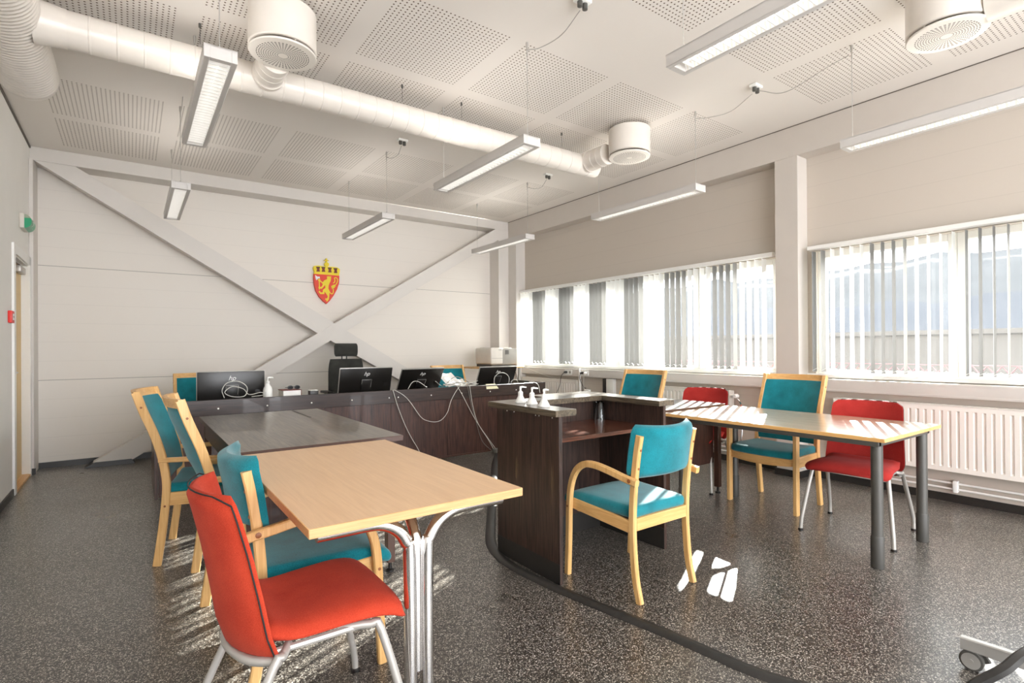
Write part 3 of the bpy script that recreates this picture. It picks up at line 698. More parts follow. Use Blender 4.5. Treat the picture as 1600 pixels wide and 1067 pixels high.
# dark table behind it
def darktable(x0, x1, y0, y1, label, slot=None, mirror=False):
    cx, cy = (x0+x1)/2, (y0+y1)/2; o = (cx, cy, 0)
    t = thing('table', label, 'table', o)
    tp = loc(G().box((x0, y0, .712), (x1, y1, .742), .002, 1), o).build('tabletop', ['dwy', 'edge'], t)
    for p in tp.data.polygons: p.material_index = 0 if p.normal.z > .8 else 1
    for x in (x0+.05, x1-.07):
        for y in (y0+.03, y1-.05):
            g = G(); g.box((x-.022, y-.022, .05), (x+.022, y+.022, .712), .003, 1); l = loc(g, o).build('leg', 'edge', t)
            g = G(); g.lathe([(.022, 0), (.022, .008), (.01, .014), (.01, .05)], 12, (x, y, 0)); loc(g, o).build('foot', 'black', l)
    g = G(); g.box((x0+.03, y0+.08, .60), (x0+.05, y1-.08, .712)); g.box((x1-.05, y0+.08, .60), (x1-.03, y1-.08, .712)); loc(g, o).build('apron', 'edge', t, smooth=False)
    loc(G().box((x0+.07, y0+.055, .25), (x1-.09, y0+.073, .712)), o).build('end_panel', 'dwz', t, smooth=False)
    if slot: loc(G().box((slot, y1-.55, .7415), (slot+.012, y1-.002, .7432)), o).build('cable_slot', 'black', t, smooth=False)
    return t
darktable(.395, 1.225, 2.755, 4.43, 'dark brown wood table behind the beech table', slot=1.02)
darktable(3.27, 4.06, 2.605, 4.30, 'dark brown wood table beside the witness stand, touching the pale table')
# pale table on dark steel legs, right
x0, x1, y0, y1 = 3.225, 4.085, 1.145, 2.585; o = ((x0+x1)/2, (y0+y1)/2, 0)
t = thing('table', 'pale wood table with dark grey tubular legs lit by sun stripes', 'table', o)
tp = loc(G().box((x0, y0, .706), (x1, y1, .728), .002, 1), o).build('tabletop', ['grey_lam', 'birchy'], t)
for p in tp.data.polygons: p.material_index = 0 if p.normal.z > .8 else 1
g = G(); g.box((x0+.045, y0+.045, .672), (x0+.085, y1-.045, .706), .006); g.box((x1-.085, y0+.045, .672), (x1-.045, y1-.045, .706), .006); g.box((x0+.05, y0+.045, .672), (x1-.05, y0+.085, .706), .006); g.box((x0+.05, y1-.085, .672), (x1-.05, y1-.045, .706), .006)
loc(g, o).build('under_frame', 'darksteel', t)
for x in (3.333, 4.005):
    for y in (1.222, 2.49):
        l = loc(G().lathe([(.0, .17), (.029, .17), (.029, .672), (0, .672)], 24, (x, y, 0)), o).build('leg', 'darksteel', t)
        loc(G().lathe([(0, 0), (.031, 0), (.033, .01), (.033, .168), (.030, .176), (0, .176)], 24, (x, y, 0)), o).build('leg_sleeve', 'collar', l)

# judges bench
o = (2.2, 5.6, 0); t = thing('judges_bench', 'long dark wood judges bench across the back of the room', 'desk', o)
loc(G().box((.16, 5.262, .70), (4.24, 6.02, .728), .002, 1), o).build('desktop', 'dwx', t)
loc(G().box((.15, 5.225, .657), (4.246, 5.250, .790), .002, 1), o).build('rail', 'dwx', t)
loc(G().box((4.221, 5.25, .657), (4.246, 6.02, .790), .002, 1), o).build('rail_return', 'dwy', t)
for a, b_ in ((.18, .85), (.853, 1.523), (1.527, 2.197), (2.201, 2.86), (2.864, 3.529), (3.533, 4.235)):
    loc(G().box((a, 5.252, .025), (b_, 5.270, .70)), o).build('front_panel', 'dwz', t, smooth=False)
loc(G().box((.18, 5.245, .012), (4.235, 5.275, .028)), o).build('bottom_strip', 'edge', t, smooth=False)
for a in (.152, 4.215): loc(G().box((a, 5.25, 0), (a+.022, 6.0, .70)), o).build('side_panel', 'dwz', t, smooth=False)
for x in (.216, .611, 1.003, 1.392, 1.779, 2.169, 2.269, 2.651, 3.032, 3.416, 3.791):
    loc(G().lathe([(0, 0), (.007, 0), (.007, -.003), (0, -.005)], 12, (x, 5.225, .714), 'y'), o).build('screw_cap', 'screw', t)

# witness stand
o = (2.2, 2.4, 0); t = thing('witness_stand', 'dark wood three sided witness stand with shelf, open towards the camera', 'stand', o)
for a, b_, n in (((1.785, 2.088, 0), (1.808, 2.655, .868), 's'), ((2.612, 2.088, 0), (2.634, 2.655, .868), 's')):
    loc(G().box(a, b_, .001, 1), o).build('side_panel', 'dwz2', t)
loc(G().box((1.808, 2.630, 0), (2.612, 2.655, .868)), o).build('back_panel', 'dwz2', t, smooth=False)
g = G(); z0, z1 = .868, .900
P = [(1.748, 2.068), (1.888, 2.068), (1.888, 2.545), (2.548, 2.545), (2.548, 2.068), (2.688, 2.068), (2.688, 2.70), (1.748, 2.70)]
for q in (((1.748, 2.068), (1.888, 2.70)), ((2.548, 2.068), (2.688, 2.70)), ((1.888, 2.545), (2.548, 2.70))):
    g.box((q[0][0], q[0][1], z0), (q[1][0], q[1][1], z1))
loc(g, o).build('ledge', 'dwy', t, smooth=False)
loc(G().box((1.808, 2.16, .713), (2.612, 2.630, .735), .001, 1), o).build('shelf', 'dwshelf', t)
g = G(); g.box((1.7835, 2.086, .0), (1.785, 2.655, .105)); g.box((2.61, 2.088, 0), (2.612, 2.63, .125)); g.box((1.808, 2.628, 0), (2.612, 2.630, .125)); loc(g, o).build('kick_strip', 'kick', t, smooth=False)
g = G(); g.box((2.585, 2.620, .14), (2.604, 2.628, .175)); g.box((2.604, 2.60, .14), (2.6115, 2.618, .175)); loc(g, o).build('corner_bracket', 'edge', t, smooth=False)
g = G()
for y in (2.14, 2.25, 2.28, 2.48, 2.55): g.lathe([(.003, 0), (.003, -.003)], 8, (1.785, y, .855), 'x')
loc(g, o).build('screw_cap', 'screw', t)

# printer table
o = (4.45, 6.75, 0); t = thing('printer_table', 'small birch topped side table carrying the printer in the corner', 'table', o)
loc(G().box((4.02, 6.42, .925), (4.81, 7.04, .945), .002, 1), o).build('tabletop', 'birchx', t)
for x in (4.08, 4.76):
    for y in (6.48, 6.98): loc(G().box((x-.015, y-.015, 0), (x+.015, y+.015, .925)), o).build('leg', 'steelgrey', t, smooth=False)
loc(G().box((4.07, 6.5, .3), (4.77, 6.96, .315)), o).build('shelf', 'birchx', t, smooth=False)
o = (4.45, 6.7, .945); t = thing('printer', 'grey and beige laser printer on the corner side table', 'printer', o)
loc(G().box((4.28, 6.47, .975), (4.72, 6.92, 1.215), .015, 3), o).build('body', 'printer_d', t)
loc(G().box((4.245, 6.465, .985), (4.46, 6.90, 1.222), .02, 3), o).build('front_cover', 'printer_l', t)
loc(G().box((4.30, 6.53, 1.213), (4.66, 6.86, 1.23), .006, 2), o).build('top_tray', 'printer_l', t)
loc(G().box((4.27, 6.49, .946), (4.70, 6.90, .98)), o).build('paper_tray', 'collar', t, smooth=False)
g = G()
for k in range(6): g.box((4.50, 6.462, 1.13+k*.010), (4.56, 6.4705, 1.135+k*.010))
loc(g, o).build('side_vent', 'black', t, smooth=False)
g = G(); g.box((4.26, 6.4635, 1.07), (4.45, 6.466, 1.073)); g.box((4.38, 6.4635, 1.19), (4.43, 6.466, 1.195)); loc(g, o).build('cover_seam', 'collar', t, smooth=False)

# ------------------------------------------------------------------ monitors
def monitor(cx, y, zc, w, h, tilt, yaw, label, loops=None):
    t = thing('monitor', label, 'monitor', (cx, y, .728), radians(yaw))
    R_ = Matrix.Rotation(radians(tilt), 3, 'X')    # top leans to -Y
    def tr(g, c=(0, 0, zc-.728)):
        g.v = [tuple(Vector(c)+R_@Vector(v)) for v in g.v]; return g
    tr(G().box((-w/2, -.012, -h/2), (w/2, .008, h/2), .006, 2)).build('bezel', 'silver', t)
    sh = tr(G().box((-w/2+.005, -.020, -h/2+.005), (w/2-.005, -.010, h/2-.005), .006, 2)).build('back_shell', 'blackgloss', t)
    tr(G().box((-w/2+.012, .0081, -h/2+.02), (w/2-.012, .0088, h/2-.012))).build('screen', 'screen', t, smooth=False)
    g = G(); g.box((-.055, -.042, -.09), (.055, -.018, .03), .008, 2); tr(g).build('mount', 'black', sh)
    g = G()
    for q in ((-.052, .03), (.052, .03)): pass
    g.tube([(-.052, -.043, -.02), (-.052, -.043, .026), (.052, -.043, .026), (.045, -.043, -.06)], .0018, 5); tr(g).build('mount_outline', 'silver', sh)
    g = G(); g.box((w/2-.085, -.0215, -.06), (w/2-.045, -.0195, -.025)); tr(g).build('port_vent', 'black', sh, smooth=False)
    # logo
    cu = bpy.data.curves.new('logo', 'FONT'); cu.body = 'hp'; cu.size = .062; cu.shear = .35; cu.extrude = .0006; cu.align_x = 'CENTER'
    lo = bpy.data.objects.new('logo', cu); COL.objects.link(lo)
    bpy.context.view_layer.update()
    me = bpy.data.meshes.new_from_object(lo.evaluated_get(bpy.context.evaluated_depsgraph_get())); bpy.data.objects.remove(lo)
    lg = bpy.data.objects.new('logo', me); COL.objects.link(lg); me.materials.clear(); me.materials.append(M['logo'])
    rot = R_.to_4x4()@Matrix.Rotation(pi/2, 4, 'X')
    me.transform(Matrix.Translation((0, 0, zc-.728))@R_.to_4x4()@Matrix.Translation((0, -.0212, h/2-.085))@Matrix.Rotation(pi/2, 4, 'X'))
    lg.parent = sh
    g = G(); g.box((-.10, -.05, 0), (.10, .13, .010), .004, 2); g.build('stand_foot', 'black', t)
    g = G(); g.sweep([(0, .05, .008), (0, .035, .06), (0, -.015+.0, zc-.728-.05)], .05, .014, (1, 0, 0), .003); g.build('stand_neck', 'black', t)
    return t
monitor(.755, 5.52, .872, .565, .31, 4, 0, 'black monitor back at the left end of the bench, before a teal chair')
monitor(2.02, 5.50, .885, .565, .30, 18, -2, 'black monitor back in front of the black office chair')
monitor(2.64, 5.47, .880, .50, .32, 38, -4, 'steeply tilted monitor back left of the cable heap')
monitor(3.67, 5.48, .872, .53, .28, 26, -3, 'black monitor back at the right end of the bench before the printer')
# loops of cable behind monitors
def loop(cx, cz, rx, rz, y, label, z0=.80, mat='cable_w'):
    pts = [(cx-rx, y, z0-.01)]+[(cx-rx*cos(a), y, cz+rz*sin(a)) for a in [k*pi/8 for k in range(0, 9)]]+[(cx+rx*.9, y, z0-.01)]
    cord(pts, label, .0035, mat, 'monitor_cable', 'cable')
cord([(.68, 5.40, .79), (.66, 5.38, .86), (.70, 5.37, .925), (.79, 5.37, .935), (.86, 5.37, .88), (.84, 5.37, .80), (.74, 5.37, .80), (.68, 5.37, .84), (.74, 5.37, .89), (.83, 5.37, .865), (.88, 5.38, .81), (.98, 5.38, .825), (1.0, 5.38, .80), (.9, 5.38, .79)], 'coiled grey cable hanging on the leftmost monitor', .0035, 'cable_w', 'monitor_cable', 'cable')
loop(3.62, .84, .11, .085, 5.28, 'arched grey cable in front of the rightmost monitor')
loop(3.80, .80, .05, .035, 5.27, 'small arched grey cable by the right end of the bench')
cord([(2.40, 5.27, .79), (2.45, 5.27, .86), (2.52, 5.27, .865), (2.62, 5.27, .80)], 'bent white cable in front of the tilted monitor', .0035, 'cable_w', 'monitor_cable', 'cable')
cord([(2.74, 5.30, .86), (2.82, 5.27, .80), (2.92, 5.28, .87), (3.0, 5.28, .90), (3.1, 5.27, .86), (3.2, 5.27, .80)], 'grey cable between tilted monitor and cable heap', .0035, 'cable_g', 'monitor_cable', 'cable')
# cable heap on the rail
for k in range(7):
    pts = []
    for i in range(9):
        pts.append((2.84+i*.052+random.uniform(-.015, .015), 5.245+.02*(k % 3)+random.uniform(-.01, .01), .797+.012*(k//2)+.012*sin(i*.9+k)+random.uniform(0, .006)))
    cord(pts, 'grey cable lying in the tangled heap on the bench rail', .0042, ['cable_w', 'cable_g', 'steelgrey'][k % 3], 'heap_cable', 'cable', 'tangled cables heaped on the bench rail')
def sheet(cx, cy, z, rx, ry, rz, w, h, label):
    rot = (Matrix.Rotation(rz, 3, 'Z')@Matrix.Rotation(rx, 3, 'X')@Matrix.Rotation(ry, 3, 'Y'))
    g = G(); n = 6; vs = []; fs = []
    for i in range(n+1):
        for j in range(2):
            u = -w/2+w*i/n; p = rot@Vector((u, (-h/2, h/2)[j], .012*sin(i*1.1))); vs.append((cx+p.x, cy+p.y, z+p.z))
    for i in range(n): fs.append((i*2, i*2+1, i*2+3, i*2+2))
    g.add(vs, fs); tag(g.build('paper_sheet', 'paper'), label, 'paper')
sheet(2.99, 5.42, .86, radians(32), 0, .15, .21, .28, 'crumpled white paper sheet leaning right of the tilted monitor')
sheet(3.06, 5.40, .835, radians(15), .1, -.3, .21, .26, 'lower white paper sheet under the cable heap')
# hanging cables in front of the bench
def hang(pts, label, mat, r=.0034): cord([(x, 5.212, z) for x, z in pts], label, r, mat, 'hanging_cable', 'cable')
hang([(2.202, .80), (2.258, .621), (2.339, .418), (2.409, .28), (2.486, .15), (2.55, .01)], 'white cable hanging straight from the seam between the middle monitors', 'cable_w')
hang([(2.208, .80), (2.317, .737), (2.399, .655), (2.519, .491), (2.604, .44), (2.704, .422), (2.781, .447), (2.846, .523), (2.886, .635), (2.94, .725), (2.994, .79)], 'grey cable sagging in a deep U in front of the bench', 'cable_w')
hang([(2.967, .80), (3.047, .672), (3.182, .438), (3.307, .26), (3.494, .02)], 'white cable running diagonally down from the heap to the floor', 'cable_w')
hang([(3.102, .80), (3.142, .607), (3.21, .388), (3.292, .153), (3.435, .012)], 'thin grey cable falling from the heap, left of the pair', 'cable_g')
hang([(3.129, .80), (3.169, .57), (3.237, .362), (3.378, .156), (3.464, .013)], 'thin white cable falling from the heap, right of the pair', 'cable_w')
cord([(4.0, 5.235, .80), (4.06, 5.23, .80), (4.12, 5.21, .76), (4.14, 5.2, .66)], 'white cable bent over the right end of the bench rail', .004, 'cable_w', 'hanging_cable', 'cable')
t = thing('folded_card', 'pale yellow folded card hanging over the bench rail', 'card', (3.42, 5.235, .79))
g = G(); g.add([(-.07, -.035, -.045), (.10, -.035, -.045), (.08, .012, .012), (-.05, .012, .012), (-.06, .02, .004), (.09, .02, .004)], [(0, 1, 2, 3), (3, 2, 5, 4)]); g.build('card_leaf', 'card', t, smooth=False)

# bottles, box, glasses on the bench
def pump_bottle(x, y, z, label, body, s=1.0, grp=None):
    t = thing('pump_bottle', label, 'bottle', (x, y, z), random.uniform(-.4, .4), grp)
    g = G(); g.lathe([(r*s, h*s) for r, h in body], 24); g.build('bottle_body', 'whiteplastic', t)
    top = body[-1][1]*s
    g = G(); g.lathe([(.015*s, top), (.017*s, top+.004*s), (.017*s, top+.02*s), (.011*s, top+.026*s), (.006*s, top+.03*s), (.006*s, top+.048*s)], 16)
    g.tube([(0, 0, top+.048*s), (0, 0, top+.056*s), (.012*s, 0, top+.058*s), (.045*s, 0, top+.056*s), (.05*s, 0, top+.048*s)], [.009*s, .009*s, .008*s, .006*s, .005*s], 10)
    g.build('pump', 'whiteplastic', t); return t
pb = pump_bottle(1.045, 5.42, .728, 'tall white pump sanitiser bottle on the bench beside the leftmost monitor', [(0, 0), (.038, 0), (.041, .006), (.041, .115), (.036, .135), (.020, .160), (.015, .172)], 1.0)
G().box((-.0295, -.0298, .03), (-.012, -.0285, .10)).build('label_text', 'cable_g', pb, smooth=False)
for i, (x, y, lb) in enumerate(((1.835, 2.27, 'nearest of three white pump bottles on the witness stand ledge'), (1.86, 2.41, 'middle of three white pump bottles on the witness stand ledge'), (1.86, 2.52, 'farthest of three white pump bottles on the witness stand ledge'))):
    t = thing('pump_bottle', lb, 'bottle', (x, y, .90), radians(-20 if i else 10), 'white pump bottles on the witness stand')
    g = G(); g.lathe([(0, 0), (.032, 0), (.033, .003), (.016, .036), (.0145, .042)], 24); g.build('bottle_body', 'whiteplastic', t)
    g = G(); g.lathe([(.0148, .042), (.0148, .060), (.010, .066), (.006, .069), (.005, .082), (.007, .083)], 16); g.tube([(0, 0, .081), (0, 0, .090), (.010, 0, .092), (.036, 0, .088)], [.0075, .0075, .0055, .004], 10); g.build('pump', 'whiteplastic', t)
o = (1.262, 5.50, .728); t = thing('law_book', 'thick book with red cover and white pages lying on the bench', 'book', o)
loc(G().box((1.18, 5.405, .734), (1.34, 5.60, .826)), o).build('pages', 'paper', t, smooth=False)
g = G(); g.box((1.173, 5.405, .728), (1.347, 5.605, .734), .001, 1); g.box((1.173, 5.405, .826), (1.347, 5.605, .831), .001, 1); g.box((1.342, 5.405, .728), (1.347, 5.605, .831), .001, 1); loc(g, o).build('cover', 'maroon', t)
t = thing('sunglasses', 'small dark glasses lying on top of the red book', 'glasses', (1.29, 5.47, .831))
g = G()
for q in (-1, 1): g.tube([(q*.032+.024*cos(a*pi/5), 0, .020+.016*sin(a*pi/5)) for a in range(10)], .004, 6, closed=True)
g.tube([(-.01, 0, .024), (.01, 0, .024)], .003, 6); g.tube([(-.056, 0, .025), (-.056, .10, .015)], .0025, 6); g.tube([(.056, 0, .025), (.056, .10, .015)], .0025, 6); g.build('glasses_frame', 'black', t)
g = G()
for q in (-1, 1): g.add([(q*.032+.022*cos(a*pi/5), 0, .020+.014*sin(a*pi/5)) for a in range(10)], [tuple(range(10))])
g.build('lens', 'screen', t, smooth=False)
t = thing('card_reader', 'small black and white device lying on the bench behind the rail', 'device', (1.47, 5.44, .728))
G().box((-.045, -.04, 0), (.035, .04, .085), .004).build('device_body', 'black', t); G().box((-.044, -.0395, .085), (.034, .0395, .092), .002).build('device_top', 'whiteplastic', t)

# tumbler on witness shelf
t = thing('drinking_glass', 'clear drinking glass upside down on the witness stand shelf', 'glass', (2.555, 2.565, .7352))
g = G(); g.lathe([(.036, 0), (.027, .118), (.022, .124), (0, .124), (0, .118), (.024, .114), (.033, 0)], 28, cap=False); g.build('glass_body', 'tumbler', t)

# ------------------------------------------------------------------ chairs
def rbox_grid(x0, x1, y0, y1, z0, z1, r, fn=None, nx=8, ny=8):
    bm = bmesh.new(); bmesh.ops.create_cube(bm, size=1)
    for v in bm.verts: v.co = Vector(((x0+x1)/2+v.co.x*(x1-x0), (y0+y1)/2+v.co.y*(y1-y0), (z0+z1)/2+v.co.z*(z1-z0)))
    bmesh.ops.bevel(bm, geom=bm.edges[:], offset=r, segments=4, affect='EDGES', profile=.5)
    for i in range(1, nx):
        bmesh.ops.bisect_plane(bm, geom=bm.verts[:]+bm.edges[:]+bm.faces[:], plane_co=(x0+(x1-x0)*i/nx, 0, 0), plane_no=(1, 0, 0))
    for i in range(1, ny):
        bmesh.ops.bisect_plane(bm, geom=bm.verts[:]+bm.edges[:]+bm.faces[:], plane_co=(0, y0+(y1-y0)*i/ny, 0), plane_no=(0, 1, 0))
    if fn:
        for v in bm.verts: v.co = Vector(fn(*v.co))
    g = G(); g.bm(bm); return g
def lerp(tab, z):
    for (a, b), (c, d) in zip(tab, tab[1:]):
        if z <= c: return b+(d-b)*(z-a)/(c-a)
    return tab[-1][1]

# --- high back armchair with wooden frame (front = +x)
POST = [(0, -.215), (.20, -.188), (.40, -.168), (.50, -.170), (.62, -.190), (.75, -.228), (.88, -.278), (.985, -.312)]
def make_highback():
    t = thing('armchair', '', 'chair', group='teal high back armchairs with birch frames')
    for s in (-1, 1):
        y = s*.237
        g = G(); g.sweep(sm([(x, y, z) for z, x in POST], 4), .030, .042, (0, 1, 0), .004); p = g.build('rear_leg', 'birch', t)
        g = G()
        for z in (.60, .335, .90): g.lathe([(.006, 0), (.006, s*.0015), (0, s*.002)], 12, (lerp(POST, z), y+s*.0150, z), 'y')
        g.build('plug', 'rosette', p)
        yf = s*.262
        G().sweep([(.198, yf, 0), (.198, yf, .30), (.196, yf, .578)], .030, .044, (0, 1, 0), .004).build('front_leg', 'birch', t)
        G().sweep([(.22, yf, .590), (.0, yf-s*.004, .592), (-.205, y+s*.002, .596)], .034, .026, (0, 1, 0), .005).build('armrest', 'birchx', t)
        G().sweep([(.19, yf-s*.006, .372), (-.16, y-s*.002, .372)], .022, .075, (0, 1, 0), .003).build('side_rail', 'birchx', t)
    g = G(); n = 10; rings = []
    for i in range(n+1):
        u = -1+2*i/n; y = u*.25; x = .185+.035*(1-u*u)
        rings.append([(x-.011, y, .335+.012*u*u), (x+.011, y, .335+.012*u*u), (x+.011, y, .405), (x-.011, y, .405)])
    g.loft(rings); g.build('front_rail', 'birchy', t)
    G().box((-.19, -.225, .335), (-.168, .225, .405)).build('rear_rail', 'birchy', t, smooth=False)
    # curved top rail
    g = G(); rings = []
    for i in range(13):
        u = -1+2*i/12; y = u*.250; b = -.052*(1-u*u)
        rings.append([(lerp(POST, .945)+b-.010, y, .945), (lerp(POST, .945)+b+.012, y, .945), (lerp(POST, .985)+b+.012, y, .990), (lerp(POST, .985)+b-.010, y, .990)])
    g.loft(rings); g.build('top_rail', 'birchy', t)
    def seatf(x, y, z):
        u = y/.25; xx = (x+.16)/.4
        f = 1 if z > .42 else .3
        dz = -.020*max(0, xx-.72)**1.2*4*f - .010*(1-u*u)*f*(1-xx)
        dx = .035*(1-u*u) if x > .1 else 0
        return (x+dx*max(0, (x-.1)/.11), y*(1+.03*xx), z+dz)
    rbox_grid(-.165, .212, -.238, .238, .398, .462, .022, seatf).build('seat', 'teal', t)
    g = G(); rings = []
    zs = [.47+(.944-.47)*i/14 for i in range(15)]
    for z in zs:
        xb = lerp(POST, z); ring = []; m = 12; hw = .221
        e = .010 if z in (zs[0], zs[-1]) else 0
        for k in range(m+1):
            u = -1+2*k/m; ring.append((xb+.020-e-.056*(1-u*u)*min(1, (z-.42)*4), u*hw, z))
        for k in range(m, -1, -1):
            u = -1+2*k/m; ring.append((xb-.006+e-.056*(1-u*u)*min(1, (z-.42)*4), u*hw, z))
        rings.append(ring)
    g.loft(rings); g.build('backrest', 'teal', t, ang=50)
    return t
# --- low back armchair with bent arms
POSTL = [(0, -.232), (.12, -.205), (.30, -.190), (.45, -.192), (.60, -.205), (.72, -.222), (.80, -.238)]
def make_lowback():
    t = thing('armchair', '', 'chair', group='teal low back armchairs with bent birch arms')
    for s in (-1, 1):
        y = s*.203
        g = G(); g.sweep(sm([(x, y, z) for z, x in POSTL], 4), .026, .036, (0, 1, 0), .005); p = g.build('rear_leg', 'birch', t)
        # bent front leg and arm in one
        yf = s*.247
        pts = [(.232, yf, 0), (.222, yf, .20), (.214, yf, .40), (.196, yf-s*0, .50), (.158, yf, .572), (.10, yf, .612), (.03, yf, .622), (-.06, yf-s*.004, .612), (-.16, yf-s*.010, .592), (-.245, yf-s*.014, .578)]
        a = G().sweep(sm(pts, 4), .028, .034, (0, 1, 0), .005).build('bent_armrest', 'birch', t)
        g = G(); g.lathe([(.010, 0), (.010, s*.003), (.004, s*.004)], 14, (-.208, yf+s*.001, .585), 'y'); g.lathe([(.006, 0), (.006, s*.002)], 10, (.218, yf+s*.014, .37), 'y'); g.build('bolt', 'rosette', a)
        g = G()
        for z in (.64, .73): g.lathe([(.006, 0), (.006, -.003), (.002, -.003)], 12, (lerp(POSTL, z)-.018, y, z), 'x')
        g.build('bolt', 'rosette', p)
        g = G(); g.sweep([(.20, yf-s*.022, .385), (-.19, y-s*.0, .350)], .020, .060, (0, 1, 0), .003); g.build('side_rail', 'birchx', t)
    G().box((-.205, -.19, .335), (-.185, .19, .395), .002, 1).build('rear_rail', 'birchy', t)
    G().box((.165, -.222, .345), (.185, .222, .385), .002, 1).build('front_rail', 'birchy', t)
    def seatf(x, y, z):
        xx = (x+.2)/.46; u = y/.225
        f = 1 if z > .42 else .6
        dz = -.9*max(0, x-.15)**2*2.2*f + .006*(1-u*u)*f - .006*f*(1-xx)
        return (x, y*(.86+.16*min(1, xx)), z+dz)
    rbox_grid(-.195, .285, -.232, .232, .390, .452, .024, seatf, 12, 8).build('seat', 'teal', t)
    g = G(); rings = []; n = 16; m = 14
    z0, z1 = .585, .845
    for i in range(n+1):
        w = i/n; z = z0+(z1-z0)*w
        e = min(w, 1-w)
        th = .030*min(1, sqrt(max(0, 1-(1-min(1, e/.10))**2))+.08)
        hw = .226*(1-.14*(1-min(1, e/.2))**2)
        xb = lerp(POSTL, z)
        ring = []
        for k in range(m+1):
            u = -1+2*k/m; tt = th*sqrt(max(.02, 1-abs(u)**8))
            zz = z+(.010*u*u-.006)*(w-.5)*2
            ring.append((xb-.032+tt+.066*u*u, u*hw, zz))
        for k in range(m, -1, -1):
            u = -1+2*k/m; tt = th*sqrt(max(.02, 1-abs(u)**8)); zz = z+(.010*u*u-.006)*(w-.5)*2
            ring.append((xb-.032-tt+.066*u*u, u*hw, zz))
        rings.append(ring)
    g.loft(rings); g.build('backrest', 'teal', t, ang=70)
    return t
# --- upholstered visitor chair on steel legs
def make_visitor(mat):
    t = thing('visitor_chair', '', 'chair', group='red visitor chairs on grey steel legs')
    # seat shell
    prof = [(-.150, .452), (-.10, .438), (-.05, .434), (.06, .442), (.15, .446), (.21, .438), (.247, .418)]
    P = sm([(x, 0, z) for x, z in prof], 3); n = len(P); rings = []; m = 12
    for i, p in enumerate(P):
        w = i/(n-1); e = min(w/.06, (1-w)/.10, 1); th = .027*sqrt(max(.08, 1-(1-e)**2))
        hw = .205+.035*min(1, w*1.3)-.018*max(0, w-.9)*10
        tg = (P[min(i+1, n-1)]-P[max(i-1, 0)]).normalized(); nn = Vector((-tg.z, 0, tg.x)); ring = []
        for k in range(m+1):
            u = -1+2*k/m; tt = th*sqrt(max(.04, 1-abs(u)**6)); q = p+nn*(tt+.010*u*u*(1-w)); ring.append((q.x, u*hw, q.z-.012*(abs(u)**3)*(w)))
        for k in range(m, -1, -1):
            u = -1+2*k/m; tt = th*sqrt(max(.04, 1-abs(u)**6)); q = p-nn*(tt)+nn*(.010*u*u*(1-w)); ring.append((q.x, u*hw, q.z-.012*(abs(u)**3)*(w)))
        rings.append(ring)
    g = G().loft(rings); g.build('seat', mat, t, ang=75)
    # back shell
    BP = [(.375, -.130), (.46, -.158), (.56, -.175), (.68, -.198), (.78, -.222), (.838, -.238)]
    rings = []; n = 22; pipeL = []; pipeR = []; pipeT = []
    for i in range(n+1):
        w = i/n; z = .375+(.838-.375)*w; xb = lerp(BP, z)
        e = min(1, (1-w)/.05, w/.04+.2); th = .019*sqrt(max(.06, 1-(1-e)**2))
        hw = .236-.030*w
        if w > .90: hw -= .030*((w-.90)/.10)**3
        if w < .16: hw -= .05*((.16-w)/.16)**2
        ring = []
        cv = .085*(1-.15*w)
        for k in range(m+1):
            u = -1+2*k/m; tt = th*sqrt(max(.05, 1-abs(u)**6)); ring.append((xb-.02+cv*u*u-.5*cv+tt, u*hw, z+.0*u))
        for k in range(m, -1, -1):
            u = -1+2*k/m; tt = th*sqrt(max(.05, 1-abs(u)**6)); ring.append((xb-.02+cv*u*u-.5*cv-tt, u*hw, z))
        rings.append(ring)
        if w < .99: pipeR.append((xb-.02+.5*cv+.004-.012, hw*1.0, z)); pipeL.append((xb-.02+.5*cv+.004-.012, -hw*1.0, z))
    zt = .839
    top = [(lerp(BP, zt)-.02+.072*(u*.85)**2-.036-.010, u*.180, zt) for u in [-.9+1.8*k/8 for k in range(9)]]
    g = G().loft(rings); bk = g.build('backrest', mat, t, ang=75)
    G().tube(pipeL+top+pipeR[::-1], .0022, 6).build('piping', 'piping', bk)
    # frame
    for s in (-1, 1):
        g = G(); g.tube(sm([(-.08, s*.175, .405), (-.105, s*.215, .395), (-.13, s*.222, .375), (-.255, s*.246, .10), (-.266, s*.248, .03), (-.268, s*.248, .012)], 3), .0125, 12); l = g.build('rear_leg', 'steelgrey', t)
        G().lathe([(0, 0), (.017, 0), (.017, .008), (.010, .016)], 12, (-.268, s*.248, 0)).build('foot_glide', 'black', l)
        g = G(); g.tube(sm([(.06, s*.175, .405), (.145, s*.205, .405), (.172, s*.215, .385), (.240, s*.250, .12), (.252, s*.256, .06), (.256, s*.258, .012)], 3), .0125, 12); l = g.build('front_leg', 'steelgrey', t)
        G().lathe([(0, 0), (.017, 0), (.017, .008), (.010, .016)], 12, (.256, s*.258, 0)).build('foot_glide', 'black', l)
    g = G(); ring = sm([(-.110, -.215, .385), (-.180, -.14, .380), (-.212, 0, .378), (-.180, .14, .380), (-.110, .215, .385)], 5); g.tube(ring, .013, 10)
    g.tube([(-.12, .19, .402), (.13, .19, .402)], .010, 8); g.tube([(-.12, -.19, .402), (.13, -.19, .402)], .010, 8); g.build('seat_frame', 'steelgrey', t)
    return t

